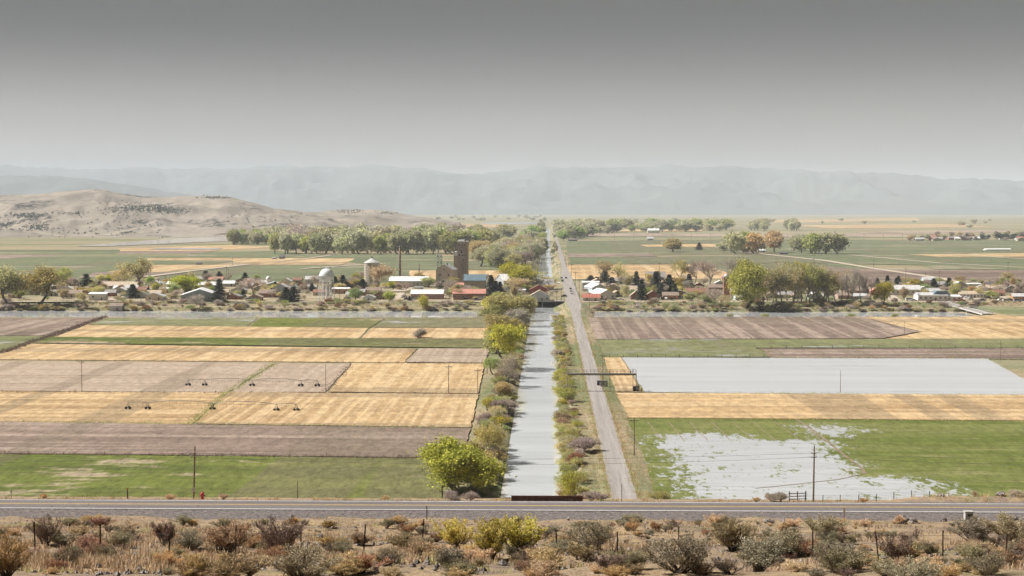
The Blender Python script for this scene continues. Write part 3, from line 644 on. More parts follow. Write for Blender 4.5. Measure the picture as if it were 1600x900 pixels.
for u, v, h, w in ((945, 441, 33, 24), (966, 441, 31, 26)): tree('sparse', 'budding', u, v, h, w, 'orange budding tree rising behind the white metal buildings', name='budding_tree', group='orange budding trees behind the white metal buildings')
for u, v, h, w in ((1061, 450, 44, 26), (1082, 450, 42, 22), (1106, 452, 46, 34), (1145, 448, 42, 26)): tree('bare', 'bare' if u > 1070 else 'budding', u, v, h, w, 'tall bare tree standing over the brown-roofed houses', name='bare_tree', group='tall bare trees over the brown-roofed houses')
for u, v, h, w, f in ((1192, 474, 56, 30, 'olive'), (1206, 476, 58, 28, 'budding'), (1222, 472, 62, 30, 'budding'), (1238, 475, 60, 30, 'olive'), (1252, 472, 62, 32, 'yellowgreen'), (1266, 475, 62, 28, 'olive'), (1280, 472, 56, 28, 'budding'), (1290, 476, 54, 24, 'olive'), (1306, 473, 50, 24, 'budding'), (1199, 471, 50, 26, 'olive'), (1214, 477, 56, 26, 'olive'), (1230, 470, 58, 28, 'yellowgreen'), (1245, 477, 58, 26, 'budding'), (1259, 470, 60, 26, 'budding'), (1273, 477, 60, 26, 'olive'), (1284, 470, 52, 24, 'budding'), (1298, 477, 48, 24, 'olive'), (1314, 470, 48, 22, 'budding')):
    tree('tall' if f != 'budding' else 'sparse', f, u, v, h, w, 'tall budding cottonwood in the dense row along the river bank', name='cottonwood_tree', group='dense row of riverbank cottonwoods')
for u, v, h, w in ((1322, 476, 48, 22), (1334, 478, 56, 20), (1347, 476, 54, 22), (1357, 477, 46, 18)): tree('bare', 'bare', u, v, h, w, 'slender leafless tree at the end of the riverbank row', name='bare_tree', group='leafless trees ending the riverbank row')
for u, v, h, w in ((135, 452, 24, 19), (155, 456, 16, 12), (207, 466, 22, 18), (232, 461, 12, 9), (342, 472, 36, 18), (383, 446, 20, 15), (380, 466, 14, 9), (343, 436, 12, 10), (322, 438, 15, 14), (446, 471, 22, 18), (458, 470, 22, 18), (524, 456, 24, 14), (536, 450, 20, 14), (566, 452, 16, 16),
    (767, 463, 33, 17), (775, 463, 24, 12), (781, 463, 23, 12), (692, 452, 14, 12), (945, 441, 19, 16), (923, 440, 10, 14), (932, 441, 9, 8), (956, 445, 12, 14), (994, 460, 36, 15), (1003, 469, 32, 14), (1025, 461, 37, 20), (1034, 464, 22, 14), (1046, 461, 32, 20), (1055, 466, 22, 12), (1076, 452, 24, 14),
    (1371, 447, 13, 8), (1387, 446, 16, 10), (1400, 448, 14, 9), (1404, 448, 17, 10), (1459, 451, 16, 14), (1483, 452, 18, 14), (1362, 449, 10, 9), (1592, 458, 13, 12), (430, 452, 12, 10), (487, 455, 12, 10), (640, 470, 8, 7), (846, 459, 10, 8)):
    tree('spruce', 'conifer', u, v, h, w, 'dark conifer among the town houses', name='spruce_tree', group='dark conifers among the town houses')
# budding and leafing yard trees between the houses
yard = random.Random(5)
for k in range(290):
    u = yard.choice([yard.uniform(0, 560), yard.uniform(0, 560), yard.uniform(940, 1340), yard.uniform(940, 1340), yard.uniform(1380, 1600), yard.uniform(560, 870)]); v = yard.uniform(441, 468); k_ = yard.random()
    if 1118 < u < 1152 and v > 452: u += 60
    tree('bare' if k_ < .35 else 'round' if k_ < .75 else 'sparse', 'bare' if k_ < .35 else yard.choice(['olive', 'green', 'yellowgreen', 'budding']) if k_ < .75 else 'budding', u, v, yard.uniform(8, 20), yard.uniform(9, 19), 'small yard tree between the town houses', name='yard_tree', group='small yard trees between the town houses')
for k in range(260):
    u = yard.choice([yard.uniform(-10, 560), yard.uniform(-10, 560), yard.uniform(560, 860), yard.uniform(910, 1360), yard.uniform(910, 1360), yard.uniform(1360, 1610)]); v = yard.uniform(440, 470); c = yard.random()
    bush('brush' if c < .55 else 'willow', 'bare' if c < .4 else 'budding' if c < .55 else yard.choice(['olive', 'green', 'budding']), u, v, yard.uniform(3, 7), yard.uniform(6, 14), 'garden shrub or hedge between the town houses', name='garden_shrub', group='garden shrubs between the town houses')
# the canal banks
cb = random.Random(9)
for u, v, h, w, f in ((797, 505, 44, 52, 'olive'), (782, 497, 34, 40, 'yellowgreen'), (810, 517, 34, 36, 'bare'), (818, 497, 34, 30, 'olive')): tree('round', f, u, v, h, w, 'tree in the dense clump where canal meets river', name='bank_tree', group='dense clump of trees where canal meets river')
tree('round', 'yellowgreen', 792, 570, 62, 52, 'large olive-yellow tree leaning over the left canal bank', name='bank_tree', var=2)
tree('round', 'olive', 775, 552, 40, 36, 'olive tree on the left canal bank beside the wooden power pole', name='bank_tree')
bush('willow', 'bare', 793, 597, 42, 40, 'large grey-mauve thicket on the left canal bank below the leaning tree')
bush('willow', 'yellowgreen', 762, 642, 22, 20, 'round yellow-green bush high on the left canal bank')
bush('willow', 'yellowgreen', 766, 712, 52, 44, 'tall light green willow on the left canal bank above the big cottonwood')
for k in range(170):       # left bank
    y = 345 * (2.72 ** cb.random()); x = cb.uniform(-19, -11.9); h = cb.uniform(1.2, 3.5); c = cb.random()
    plant('brush' if c < .35 else 'willow', 'bare' if c < .2 else 'rust' if c < .25 else 'budding' if c < .35 else cb.choice(['olive', 'olive', 'yellowgreen', 'budding', 'green']), x, y, zg(x, y), h, h * cb.uniform(1.0, 1.7), 'low willow or brush on the left canal bank', 'shrub', 'bank_shrub', 'low brush along the left canal bank', None, ('stems', 'foliage'))
for k in range(270):      # right bank
    y = 345 * (2.7 ** cb.random()); e = cb.random(); x = 3.5 + 4.9 * e; h = cb.uniform(1.1, 3.3) * (1.15 - .45 * e); c = .08 + .92 * cb.random()
    plant('brush' if c < .25 else 'willow', 'bare' if c < .15 else 'rust' if c < .2 else 'budding' if c < .25 else cb.choice(['olive', 'olive', 'yellowgreen', 'yellowgreen', 'budding']), x, y, zg(x, y), h, h * cb.uniform(1.0, 1.6), 'low willow or brush on the right canal bank below the road', 'shrub', 'canal_shrub', 'low brush along the right canal bank', None, ('stems', 'foliage'))
for u, v, h, w, f in ((776, 521, 30, 34, 'olive'), (805, 531, 32, 30, 'yellowgreen'), (783, 541, 34, 36, 'yellowgreen'), (812, 513, 30, 28, 'olive'), (768, 507, 30, 32, 'olive'), (822, 508, 28, 22, 'budding'), (800, 585, 30, 28, 'olive'), (770, 585, 26, 24, 'green'), (786, 620, 24, 26, 'budding'), (826, 490, 24, 22, 'olive'), (772, 494, 28, 30, 'yellowgreen')):
    tree('round', f, u, v, h, w, 'leafy tree in the broken row along the left canal bank towards town', name='bank_tree', group='trees along the left canal bank')
bush('willow', 'yellowgreen', 893, 785, 52, 36, 'tall yellow-green willow clump on the right bank beside the highway')
bush('brush', 'bare', 912, 706, 22, 40, 'dark leafless thicket on the right canal bank')
bush('willow', 'yellowgreen', 884, 630, 26, 34, 'yellow-green willow leaning over the water below the pipe gantry')
# the far river bank
for k in range(280):
    u = cb.choice([cb.uniform(-20, 765), cb.uniform(925, 1560)]); e = cb.random(); v = 485.5 - 12.5 * e; x, y, z = GT(u, v); c = cb.random(); h = cb.uniform(1.1, 3.4)
    plant('brush' if c < .6 else 'willow', 'bare' if c < .3 else 'rust' if c < .45 else 'budding' if c < .6 else cb.choice(['olive', 'budding', 'green']), x, y, z, h, h * cb.uniform(1.1, 2.0), 'low brush on the far river bank below the town', 'shrub', 'riverbank_shrub', 'low brush on the far river bank', None, ('stems', 'foliage'))
for k in range(110):      # dark brush right at the waterline
    u = cb.choice([cb.uniform(-20, 765), cb.uniform(925, 1530)]); y = cb.uniform(998.5, 1003); x = bearing(u) * y; h = cb.uniform(.8, 2.0)
    plant('brush', cb.choice(['dead', 'dead', 'bare', 'olive']), x, y, zg(x, y), h, h * cb.uniform(1.6, 3.0), 'dark brush at the waterline of the far river bank', 'shrub', 'waterline_shrub', 'dark brush at the far waterline', None, ('stems', 'foliage'))
for u in (835, 1398, 1330, 1195): bush('willow', 'olive', 1140 if u == 835 else u, 496.5, 7, 13, 'low willow at the water on the near river bank', group='low willows on the near river bank')
# the groves behind the town
gv = random.Random(21)
def grove(n, poly, hr, fols, label, group, kind='grove', wr=(.55, .8), name='grove_tree'):
    us = [p[0] for p in poly]; vs_ = [p[1] for p in poly]; k = 0
    while k < n:
        u, v = gv.uniform(min(us), max(us)), gv.uniform(min(vs_), max(vs_))
        if not inpoly((u, v), poly): continue
        x, y = G(u, v, ZT); h = gv.uniform(*hr)
        plant(kind, gv.choice(fols), x, y, ZT, h, h * gv.uniform(*wr), label, 'tree', name, group); k += 1
for u in range(432, 735, 11):
    x, y = G(u + gv.uniform(-4, 4), 397 + gv.uniform(-2, 1), ZT); plant('grove', gv.choice(['forest', 'forest', 'olive', 'green']), x, y, ZT, gv.uniform(21, 33), gv.uniform(14, 22), 'tall cottonwood in the front row of the grove beyond the fields', 'tree', 'grove_tree', 'front row of the grove beyond the fields')
grove(100, [(430, 392), (440, 375), (840, 372), (845, 384), (735, 395)], (22, 32), ['forest', 'forest', 'olive', 'bare', 'green'], 'cottonwood inside the grove beyond the fields', 'cottonwoods inside the grove beyond the fields', 'grove', (.7, 1.0))
grove(24, [(358, 383), (362, 377), (425, 376), (428, 383)], (18, 26), ['forest', 'green'], 'tree of the far grove beside the upper river', 'far grove beside the upper river')
grove(70, [(738, 418), (748, 402), (800, 388), (838, 384), (838, 416), (800, 420)], (15, 22), ['budding', 'olive', 'olive', 'forest', 'bare'], 'dense budding tree of the grove beside the canal', 'dense grove beside the canal', 'round', (.75, 1.1), 'budding_tree')
grove(26, [(838, 402), (840, 352), (851, 345), (850, 380), (846, 402)], (12, 22), ['forest', 'olive'], 'tree lining the far canal', 'trees lining the far canal')
grove(12, [(864, 400), (862, 352), (868, 352), (872, 400)], (4, 8), ['forest', 'budding'], 'small tree between far canal and road', 'small trees between far canal and road')
grove(110, [(872, 377), (870, 358), (930, 357), (1030, 356), (1140, 358), (1140, 362), (960, 364), (890, 375)], (15, 33), ['forest', 'forest', 'green'], 'tree of the long belt right of the far road', 'long tree belt right of the far road', 'grove', (.8, 1.3), 'belt_tree')
grove(12, [(1160, 362), (1162, 357), (1248, 357), (1248, 362)], (24, 34), ['forest'], 'tree of the small far belt beyond the farm', 'small far tree belt beyond the farm', name='belt_tree')
for u, v, h, w, f in ((1052, 394, 20, 26, 'budding'), (1142, 395, 30, 20, 'forest'), (1150, 397, 32, 24, 'forest'), (1163, 394, 30, 20, 'green'), (1178, 396, 30, 26, 'budding'), (1210, 395, 33, 24, 'budding'), (1252, 396, 28, 22, 'forest'), (1270, 397, 31, 24, 'olive'), (1290, 397, 32, 26, 'forest'), (1310, 397, 30, 22, 'olive'), (1240, 393, 24, 14, 'forest'), (1092, 391, 12, 9, 'conifer'), (1130, 392, 14, 18, 'forest')):
    x, y = G(u, v, ZT); s = ppm(x, y); plant('grove' if f != 'conifer' else 'spruce', f, x, y, ZT, h / s, w / s, 'large tree round the farmstead beyond the right-hand fields', 'tree', 'farm_tree', 'trees round the farmstead beyond the fields')
grove(40, [(1420, 377), (1420, 370), (1600, 368), (1650, 376)], (7, 14), ['forest', 'budding', 'conifer', 'bare'], 'small tree in the distant village', 'small trees in the distant village', 'round', (.8, 1.1), 'yard_tree')
grove(26, [(880, 352), (900, 342), (1600, 345), (1600, 358), (1200, 352)], (10, 20), ['forest'], 'lone dark tree on the distant plain', 'lone dark trees on the distant plain', 'round', (1.0, 1.8), 'lone_tree')
grove(30, [(640, 346), (660, 338), (848, 335), (848, 346)], (10, 20), ['forest'], 'tree of the hazy distant belt left of the road', 'hazy distant belt left of the road', 'grove', (1.0, 1.8), 'belt_tree')
# junipers on the scrub hills, too many and too small to count
def jun(uv, n, su, sv, seed):
    q = random.Random(seed); P = []
    hobs = [bpy.data.objects['scrub_hill'], bpy.data.objects['low_knoll']]
    for _ in range(n):
        u, v = q.gauss(uv[0], su), q.gauss(uv[1], sv)
        for o in hobs:
            hit, loc, _, _ = o.ray_cast(Vector((0, 0, H)), ray(u, v).normalized())
            if hit:
                s_ = q.uniform(1.5, 4.0)
                for _ in range(10): P.append((loc.x + q.gauss(0, s_ * .4), loc.y + q.gauss(0, s_ * .4), loc.z + s_ * .35 + q.gauss(0, s_ * .25)))
                break
    return P
bpy.context.view_layer.update()
JP = []
for uv, n, su, sv in (((225, 325), 260, 22, 3.2), ((265, 329), 120, 16, 2.5), ((40, 337), 120, 16, 2.5), ((58, 355), 110, 12, 3), ((190, 330), 60, 16, 4), ((10, 352), 50, 10, 4), ((340, 309), 60, 14, 1), ((545, 330), 70, 12, 1.5), ((605, 333), 40, 8, 1.5), ((110, 334), 30, 12, 2), ((200, 352), 40, 40, 6), ((400, 345), 40, 60, 8), ((120, 365), 50, 60, 4)):
    JP += jun(uv, n, su, sv, int(uv[0]))
prop(ob('juniper_scrub', np_mesh('juniper_scrub', cards(JP, 2.4, 0.8), 4, FOL['conifer'])), 'dark juniper scrub scattered over the tan hills', 'scrub', None, 'stuff')

# ------------------------------------------------------------------ buildings
PAL = {}
def paint(n, c, rough=0.7, var=0.12, sc_=0.9):
    if n not in PAL: PAL[n] = plain(n, c, rough, var, sc_)
    return PAL[n]
WALLC = {'white': (0.68, 0.67, 0.64), 'cream': (0.55, 0.48, 0.37), 'tan': (0.48, 0.39, 0.29), 'grey': (0.42, 0.42, 0.41), 'bluegrey': (0.40, 0.46, 0.50), 'paleblue': (0.52, 0.60, 0.64), 'brick': (0.34, 0.16, 0.12), 'red': (0.34, 0.11, 0.09), 'brown': (0.30, 0.215, 0.165), 'orange': (0.50, 0.25, 0.11), 'pink': (0.50, 0.34, 0.28), 'dark': (0.11, 0.115, 0.12), 'concrete': (0.55, 0.50, 0.43), 'weathered': (0.32, 0.28, 0.235)}
ROOFC = {'white': (0.76, 0.76, 0.74), 'grey': (0.33, 0.31, 0.29), 'brown': (0.28, 0.21, 0.165), 'red': (0.42, 0.16, 0.115), 'tan': (0.48, 0.39, 0.29), 'dark': (0.13, 0.12, 0.12), 'blue': (0.14, 0.20, 0.235), 'salmon': (0.52, 0.25, 0.19), 'rust': (0.26, 0.14, 0.10), 'palegrey': (0.52, 0.51, 0.49)}
wall_m = lambda c: paint('wall_' + c, WALLC[c], 0.8)
def roof_m(c):
    k = 'roof_' + c
    if k not in PAL:
        t = NT(k); f = t.math('MULTIPLY', t.rng(t.noise(2.2, 0.2, 0.2, 2), 0.3, 0.7, 0.9, 1.1), t.rng(t.noise(.5, .5, .5, 4), 0.3, 0.7, 0.82, 1.15))
        PAL[k] = t.done(t.bsdf(t.val(ROOFC[c], f), 0.55, None, 0.3))
    return PAL[k]
mFrame, mGlass, mDoor = plain('window_frame_paint', (0.6, 0.59, 0.56)), plain('window_glass', (0.03, 0.035, 0.04), 0.1, 0.1, 1, 0, 0.6), plain('door_paint', (0.16, 0.10, 0.08))
mChim = plain('chimney_brick', (0.25, 0.13, 0.10), 0.9)
b = MB()
for x, z, sx, sz in ((0, .5, 1.12, .12), (0, -.5, 1.12, .12), (-.5, 0, .12, .9), (.5, 0, .12, .9), (0, 0, .07, .9)): b.box(x, 0, z, sx, .12, sz)
ME_FRAME = b.mesh('window', mFrame); ME_PANE = MB().box(0, 0.02, 0, .94, .06, .94).mesh('pane', mGlass)
ME_DOOR = MB().box(0, 0, .5, 1, .1, 1).mesh('door', mDoor); ME_CHIM = MB().box(0, 0, .5, 1, 1, 1).box(0, 0, 1.02, 1.2, 1.2, .1).mesh('chimney', mChim)
def window(par, x, y, z, w, h, rz=0.0):
    o = ob('window', ME_FRAME, par, (x, y, z), rz, (w, 1, h)); ob('pane', ME_PANE, o); return o
def gable_shape(w, d, h, rh, style, ov, th=0.16):
    """wall and roof shapes of a plain house; style x: ridge along the front, y: gable to the front, f: flat, s: single slope"""
    W, Rf = MB(), MB()
    if style == 'y':
        W.prism([(-w/2, 0), (w/2, 0), (w/2, h), (0, h + rh), (-w/2, h)], 'y', -d/2, d/2); k = rh / (w/2)
        Rf.prism([(-w/2 - ov, h - k * ov + .03), (0, h + rh + .03), (w/2 + ov, h - k * ov + .03), (w/2 + ov, h - k * ov + th + .03), (0, h + rh + th + .05), (-w/2 - ov, h - k * ov + th + .03)], 'y', -d/2 - ov, d/2 + ov)
    elif style == 'x':
        W.prism([(-d/2, 0), (d/2, 0), (d/2, h), (0, h + rh), (-d/2, h)], 'x', -w/2, w/2); k = rh / (d/2)
        Rf.prism([(-d/2 - ov, h - k * ov + .03), (0, h + rh + .03), (d/2 + ov, h - k * ov + .03), (d/2 + ov, h - k * ov + th + .03), (0, h + rh + th + .05), (-d/2 - ov, h - k * ov + th + .03)], 'x', -w/2 - ov, w/2 + ov)
    elif style == 's':
        W.prism([(-d/2, 0), (d/2, 0), (d/2, h + rh), (-d/2, h)], 'x', -w/2, w/2); k = rh / d
        Rf.prism([(-d/2 - ov, h - k * ov + .03), (d/2 + ov, h + rh + k * ov + .03), (d/2 + ov, h + rh + k * ov + th + .03), (-d/2 - ov, h - k * ov + th + .03)], 'x', -w/2 - ov, w/2 + ov)
    else:
        W.box(0, 0, h/2, w, d, h); Rf.box(0, 0, h + .12, w + ov * 2, d + ov * 2, .2)
    return W, Rf
def house(u, v, wp, hp, wallc, roofc, label, style='x', rhf=0.42, d=None, rot=0.0, win=None, chim=False, door=True, name='house', cat='house', group=None, side=True):
    """u, v: middle of the front foot; wp, hp: width and full height in photo pixels"""
    x, y = G(u, v, ZT); s = ppm(x, y); w, ht = wp / s, hp / s; d = d or max(7.0, min(w * .8, 14.0))
    rh = ht * rhf if style != 'f' else 0.0; h = ht - rh
    rz = R(rot); o = empty(name, (x - math.sin(rz) * d/2, y + math.cos(rz) * d/2, ZT), rz)
    W, Rf = gable_shape(w, d, h, rh, style, 0.45)
    W.build('wall', wall_m(wallc), o); Rf.build('roof', roof_m(roofc), o)
    n = win if win is not None else max(1, int(w / 4.0)); wh = min(1.25, h * .42); zz = h * .56
    di = n // 2
    for i in range(n):
        xx = -w/2 + w * (i + .5) / n
        if i == di and door and n > 1: ob('door', ME_DOOR, o, (xx, -d/2 - .03, 0.02), 0, (1.0, 1, min(2.1, h * .8)))
        else: window(o, xx, -d/2 - .02, zz, 1.25, wh)
    if side:
        for sx, a in ((-1, R(90)), (1, R(-90))):
            for yy in (-d * .22, d * .22): window(o, sx * (w/2 + .02), yy, zz, 1.1, wh, -a)
    if chim:
        cx, cy = (w * .2, .6) if style == 'x' else (w * .16, d * .1)
        ob('chimney', ME_CHIM, o, (cx, cy, h + rh * .55), 0, (.8, .8, rh * .45 + 1.1))
    return prop(o, label, cat, group)
HOUSES = [
 (33, 456, 26, 13, 'brown', 'rust', 'rust-roofed house behind the broad riverbank tree', dict(rot=12)),
 (8, 452, 20, 11, 'tan', 'brown', 'tan house at the edge of town beside the olive tree', dict(style='y')),
 (112, 465, 28, 11, 'tan', 'brown', 'low tan house with brown roof beside the river street', dict(chim=True)),
 (130, 459, 30, 9, 'brick', 'rust', 'brick-red house with long rust roof behind the low tan house', {}),
 (152, 469.5, 27, 12, 'white', 'white', 'white trailer house beside the river street', dict(style='s', rhf=.15, d=5)),
 (184, 455, 56, 14, 'tan', 'tan', 'long tan building under the tall olive tree', dict(rhf=.4, d=16)),
 (241, 470, 28, 12, 'cream', 'palegrey', 'cream house with pale hipped roof beside the metal shed', dict(style='y')),
 (256, 458, 42, 8, 'white', 'white', 'long white mobile home behind the cream house', dict(style='s', rhf=.12, d=6)),
 (240, 463, 22, 9, 'brown', 'tan', 'small brown house between cream house and mobile home', {}),
 (312, 471, 58, 19, 'bluegrey', 'white', 'large blue-grey metal shed with shining white gable roof', dict(style='y', rhf=.5, d=26, rot=8, win=6, door=True)),
 (324, 453, 28, 12, 'bluegrey', 'white', 'blue-grey building with white roof behind the large metal shed', dict(rhf=.35)),
 (309, 441, 16, 9, 'dark', 'grey', 'dark low house behind the bright round tree', {}),
 (335, 442, 24, 9, 'pink', 'salmon', 'pink house with salmon roof behind the white roofs', {}),
 (357, 448, 18, 9, 'grey', 'white', 'grey house with white roof beside the dark conifer', {}),
 (417, 465, 26, 12, 'brick', 'brown', 'dark brick house beside the pale blue house', dict(chim=True)),
 (438, 464, 34, 20, 'paleblue', 'palegrey', 'tall pale blue gabled house behind dark junipers', dict(style='y', rhf=.4)),
 (447, 445, 15, 10, 'white', 'white', 'small white-roofed house at the field edge', dict(style='y')),
 (470, 453, 19, 12, 'red', 'rust', 'dull red house beside the water tower', dict(style='y', rhf=.5)),
 (487, 446, 20, 14, 'grey', 'palegrey', 'pale grey two-storey house left of the water tower', dict(rhf=.3)),
 (464, 443, 14, 9, 'tan', 'rust', 'tan house with rust roof behind the dull red house', {}),
 (487, 453, 14, 8, 'white', 'grey', 'low white house with grey roof behind the water tower legs', {}),
 (532, 459, 26, 9, 'pink', 'white', 'pinkish trailer house right of the water tower', dict(style='s', rhf=.15, d=6)),
 (542, 450, 22, 10, 'brown', 'rust', 'brown house with rust roof behind the pinkish trailer', {}),
 (412, 446, 18, 8, 'white', 'palegrey', 'low white shed beside the white domed tank', {}),
 (576, 470, 19, 9, 'paleblue', 'palegrey', 'small pale blue house on the river street', dict(style='y')),
 (595, 468, 20, 13, 'brown', 'brown', 'brown gabled house beside the small pale blue house', dict(style='y')),
 (638, 449, 60, 16, 'grey', 'white', 'long grey processing plant with low white roof', dict(rhf=.38, d=20, win=10)),
 (667, 467.5, 50, 14, 'brick', 'white', 'long low brick building with flat white roof', dict(rhf=.4, d=13, win=9)),
 (654, 458, 13, 9, 'bluegrey', 'palegrey', 'small blue-grey box building behind the flat white roof', dict(style='f')),
 (685, 462, 16, 8, 'dark', 'grey', 'dark annex at the end of the low brick building', {}),
 (720, 450.5, 33, 8, 'brown', 'salmon', 'low shed with salmon roof before the grain elevator', {}),
 (742, 453.5, 34, 24, 'weathered', 'blue', 'dark warehouse with blue metal roof beside the grain elevator', dict(rhf=.36, d=14, win=4)),
 (733, 468.5, 50, 16, 'brick', 'salmon', 'long red brick building with salmon roof on the river street', dict(rhf=.38, d=12, win=8)),
 (793, 452, 13, 23, 'grey', 'white', 'narrow grey barn with white roof beside the conifers', dict(rhf=.4, d=16, rot=25)),
 (789, 458, 14, 8, 'white', 'blue', 'little house with blue-grey roof right of the conifers', dict(style='y')),
 (812, 460.5, 17, 8, 'white', 'white', 'white trailer beside the canal-side trees', dict(style='s', rhf=.12, d=5)),
 (843, 453, 44, 16, 'grey', 'grey', 'wide hall with dark grey roof beside the canal behind the red barn', dict(rhf=.6, d=18)),
 (842, 461.5, 29, 16, 'red', 'rust', 'red barn facing the river street', dict(style='y', rhf=.45, win=3)),
 (843, 471, 31, 17, 'grey', 'tan', 'grey gabled store with tan roof before the red barn', dict(style='y', rhf=.5, win=4)),
 (924, 470.5, 27, 11, 'white', 'red', 'white house with bright red roof at the road corner', dict(rhf=.5)),
 (949, 467.8, 26, 15, 'white', 'white', 'white metal building with gable to the river street', dict(style='y', rhf=.45, d=24, rot=14, win=3)),
 (937, 456.5, 24, 13, 'paleblue', 'white', 'pale metal building behind the red-roofed white house', dict(style='y', rhf=.45, d=22, rot=14, win=2)),
 (923, 450, 26, 10, 'bluegrey', 'white', 'blue-grey trailer house beside the wide road', dict(style='s', rhf=.15, d=6)),
 (958, 456, 22, 12, 'tan', 'palegrey', 'tan house with pale gable roof behind the metal building', dict(style='y')),
 (970, 444, 26, 9, 'paleblue', 'grey', 'pale blue house before the stubble field', {}),
 (986, 446, 15, 11, 'cream', 'palegrey', 'cream house beside the tall conifer', dict(style='y')),
 (986, 461, 19, 14, 'pink', 'tan', 'pinkish house with tan roof behind the brick gable', {}),
 (994, 468, 17, 13, 'brick', 'tan', 'small brick gable house between conifers', dict(style='y', rhf=.5)),
 (1020, 468, 22, 13, 'brick', 'brown', 'brick gable house with white garage beside the bank steps', dict(style='y', rhf=.5, win=3)),
 (1025, 441, 30, 16, 'grey', 'grey', 'big house with large grey roof behind the tall conifers', dict(rhf=.65)),
 (1012, 449, 14, 8, 'brown', 'rust', 'brown house half hidden behind the conifers', {}),
 (1048, 468, 24, 11, 'orange', 'brown', 'orange-brown house behind the parked trucks', {}),
 (1070, 453, 20, 11, 'tan', 'brown', 'tan house with brown roof beneath the bare trees', dict(style='y')),
 (1092, 452, 17, 10, 'brick', 'tan', 'brick house with tan roof beneath the bare trees', dict(style='y')),
 (1090, 462, 32, 11, 'tan', 'rust', 'long house with broad rust-brown roof', dict(rhf=.6, d=13)),
 (1118, 455, 22, 10, 'brown', 'brown', 'brown house left of the church tower', {}),
 (1136, 438, 15, 12, 'pink', 'salmon', 'pink barn behind the church tower', dict(style='y', rhf=.5)),
 (1186, 469, 28, 13, 'tan', 'tan', 'tan house behind the riverbank cottonwoods', dict(style='y')),
 (1180, 452, 22, 10, 'brown', 'rust', 'brown house deep behind the riverbank cottonwoods', {}),
 (1228, 466, 26, 10, 'cream', 'grey', 'cream house behind the dense cottonwood row', {}),
 (1262, 458, 28, 9, 'tan', 'brown', 'long tan house behind the dense cottonwood row', {}),
 (1300, 462, 26, 10, 'grey', 'palegrey', 'grey house behind the leafless trees', {}),
 (1338, 458, 30, 10, 'brown', 'brown', 'brown house behind the leafless trees', {}),
 (1369, 461, 15, 11, 'red', 'salmon', 'small red barn beside the long white building', dict(style='y')),
 (1411, 461.5, 54, 15, 'white', 'palegrey', 'long white building with pale grey roof', dict(rhf=.4, d=20, rot=-6, win=7)),
 (1458, 470, 46, 12, 'white', 'palegrey', 'white store with low roof and blue dormer beside the bridge', dict(rhf=.3, d=14, win=6)),
 (1491, 470, 23, 8, 'white', 'white', 'low white wing at the end of the store', dict(style='s', rhf=.2, d=10, win=3)),
 (1502, 454, 19, 14, 'weathered', 'grey', 'weathered grey barn standing alone beyond the store', dict(style='y', rhf=.45, win=1, rot=-20)),
 (1523, 465.5, 48, 10, 'white', 'tan', 'long low white and brown motel with tan roof', dict(rhf=.4, d=10, win=9)),
 (1567, 456, 46, 10, 'tan', 'tan', 'long tan house with tan roof behind the yard', {}),
 (1580, 457, 22, 11, 'grey', 'grey', 'grey hip-roofed house beyond the yard', dict(style='y', rhf=.6)),
 (1594, 469, 22, 10, 'orange', 'palegrey', 'orange-sided shop at the yard', {}),
 (1522, 450, 22, 7, 'white', 'white', 'white trailer beyond the long motel', dict(style='s', rhf=.12, d=6)),
 (1548, 452, 12, 11, 'brick', 'dark', 'narrow brick house behind the motel', {}),
]
for u, v, wp, hp, wc, rc, lab, kw in HOUSES: house(u, v, wp, hp, wc, rc, lab, **kw)
# blue dormer of the store belongs to the store
st = [o for o in col.objects if o.get('label', '').startswith('white store with low')][0]
MB().prism([(-6, 3.6), (6, 3.6), (3.4, 6.3), (-3.4, 6.3)], 'y', -5.5, 2).build('dormer', roof_m('blue'), st, loc=(6, 0, 0))
# more houses farther back in the streets
fh = random.Random(33)
HUES = [('white', 'palegrey'), ('cream', 'brown'), ('tan', 'rust'), ('brick', 'grey'), ('paleblue', 'palegrey'), ('grey', 'white'), ('pink', 'brown'), ('brown', 'tan')]
for u, v in ((60, 448), (82, 452), (105, 447), (215, 447), (268, 449), (372, 459), (398, 470), (388, 451), (505, 447), (560, 462), (1050, 455), (1110, 470), (1150, 460), (1210, 455), (1240, 448), (1286, 452), (1318, 449), (1345, 467), (1430, 449), (22, 466), (48, 461), (75, 463), (172, 463), (205, 456), (222, 466), (282, 445), (345, 462), (364, 468), (408, 455), (428, 449), (452, 458), (500, 462), (516, 453), (552, 449), (548, 466), (583, 460), (965, 464), (1000, 453), (1062, 463), (1076, 445), (1125, 447), (1160, 469), (1205, 466), (1246, 467), (1275, 467), (1320, 467), (1360, 457), (1445, 457), (1535, 456), (1560, 463)) + tuple((fh.choice([fh.uniform(0, 560), fh.uniform(0, 560), fh.uniform(930, 1350), fh.uniform(930, 1350), fh.uniform(1400, 1600)]), fh.uniform(442, 461)) for _ in range(46)):
    wc, rc = fh.choice(HUES); house(u, v, fh.uniform(14, 24), fh.uniform(8, 11), wc, rc, 'small house set back in the side streets of town', group='small houses set back in the side streets', style=fh.choice('xy'), rot=fh.uniform(-10, 10), chim=fh.random() < .4)
for k in range(46):     # distant village, a few pixels each
    u = fh.uniform(1430, 1640); v = fh.uniform(370, 377); x, y = G(u, v, ZT); wc, rc = fh.choice(HUES + [('white', 'red'), ('white', 'white'), ('brick', 'salmon')])
    w, d, h = fh.uniform(11, 20), 9, fh.uniform(3.2, 4.2); o = empty('house', (x, y, ZT), fh.uniform(-.3, .3)); W, Rf = gable_shape(w, d, h, 2.6, fh.choice('xy'), .4)
    W.build('wall', wall_m(wc), o); Rf.build('roof', roof_m(rc), o); prop(o, 'tiny house in the distant village beyond the right fields', 'house', 'houses of the distant village')
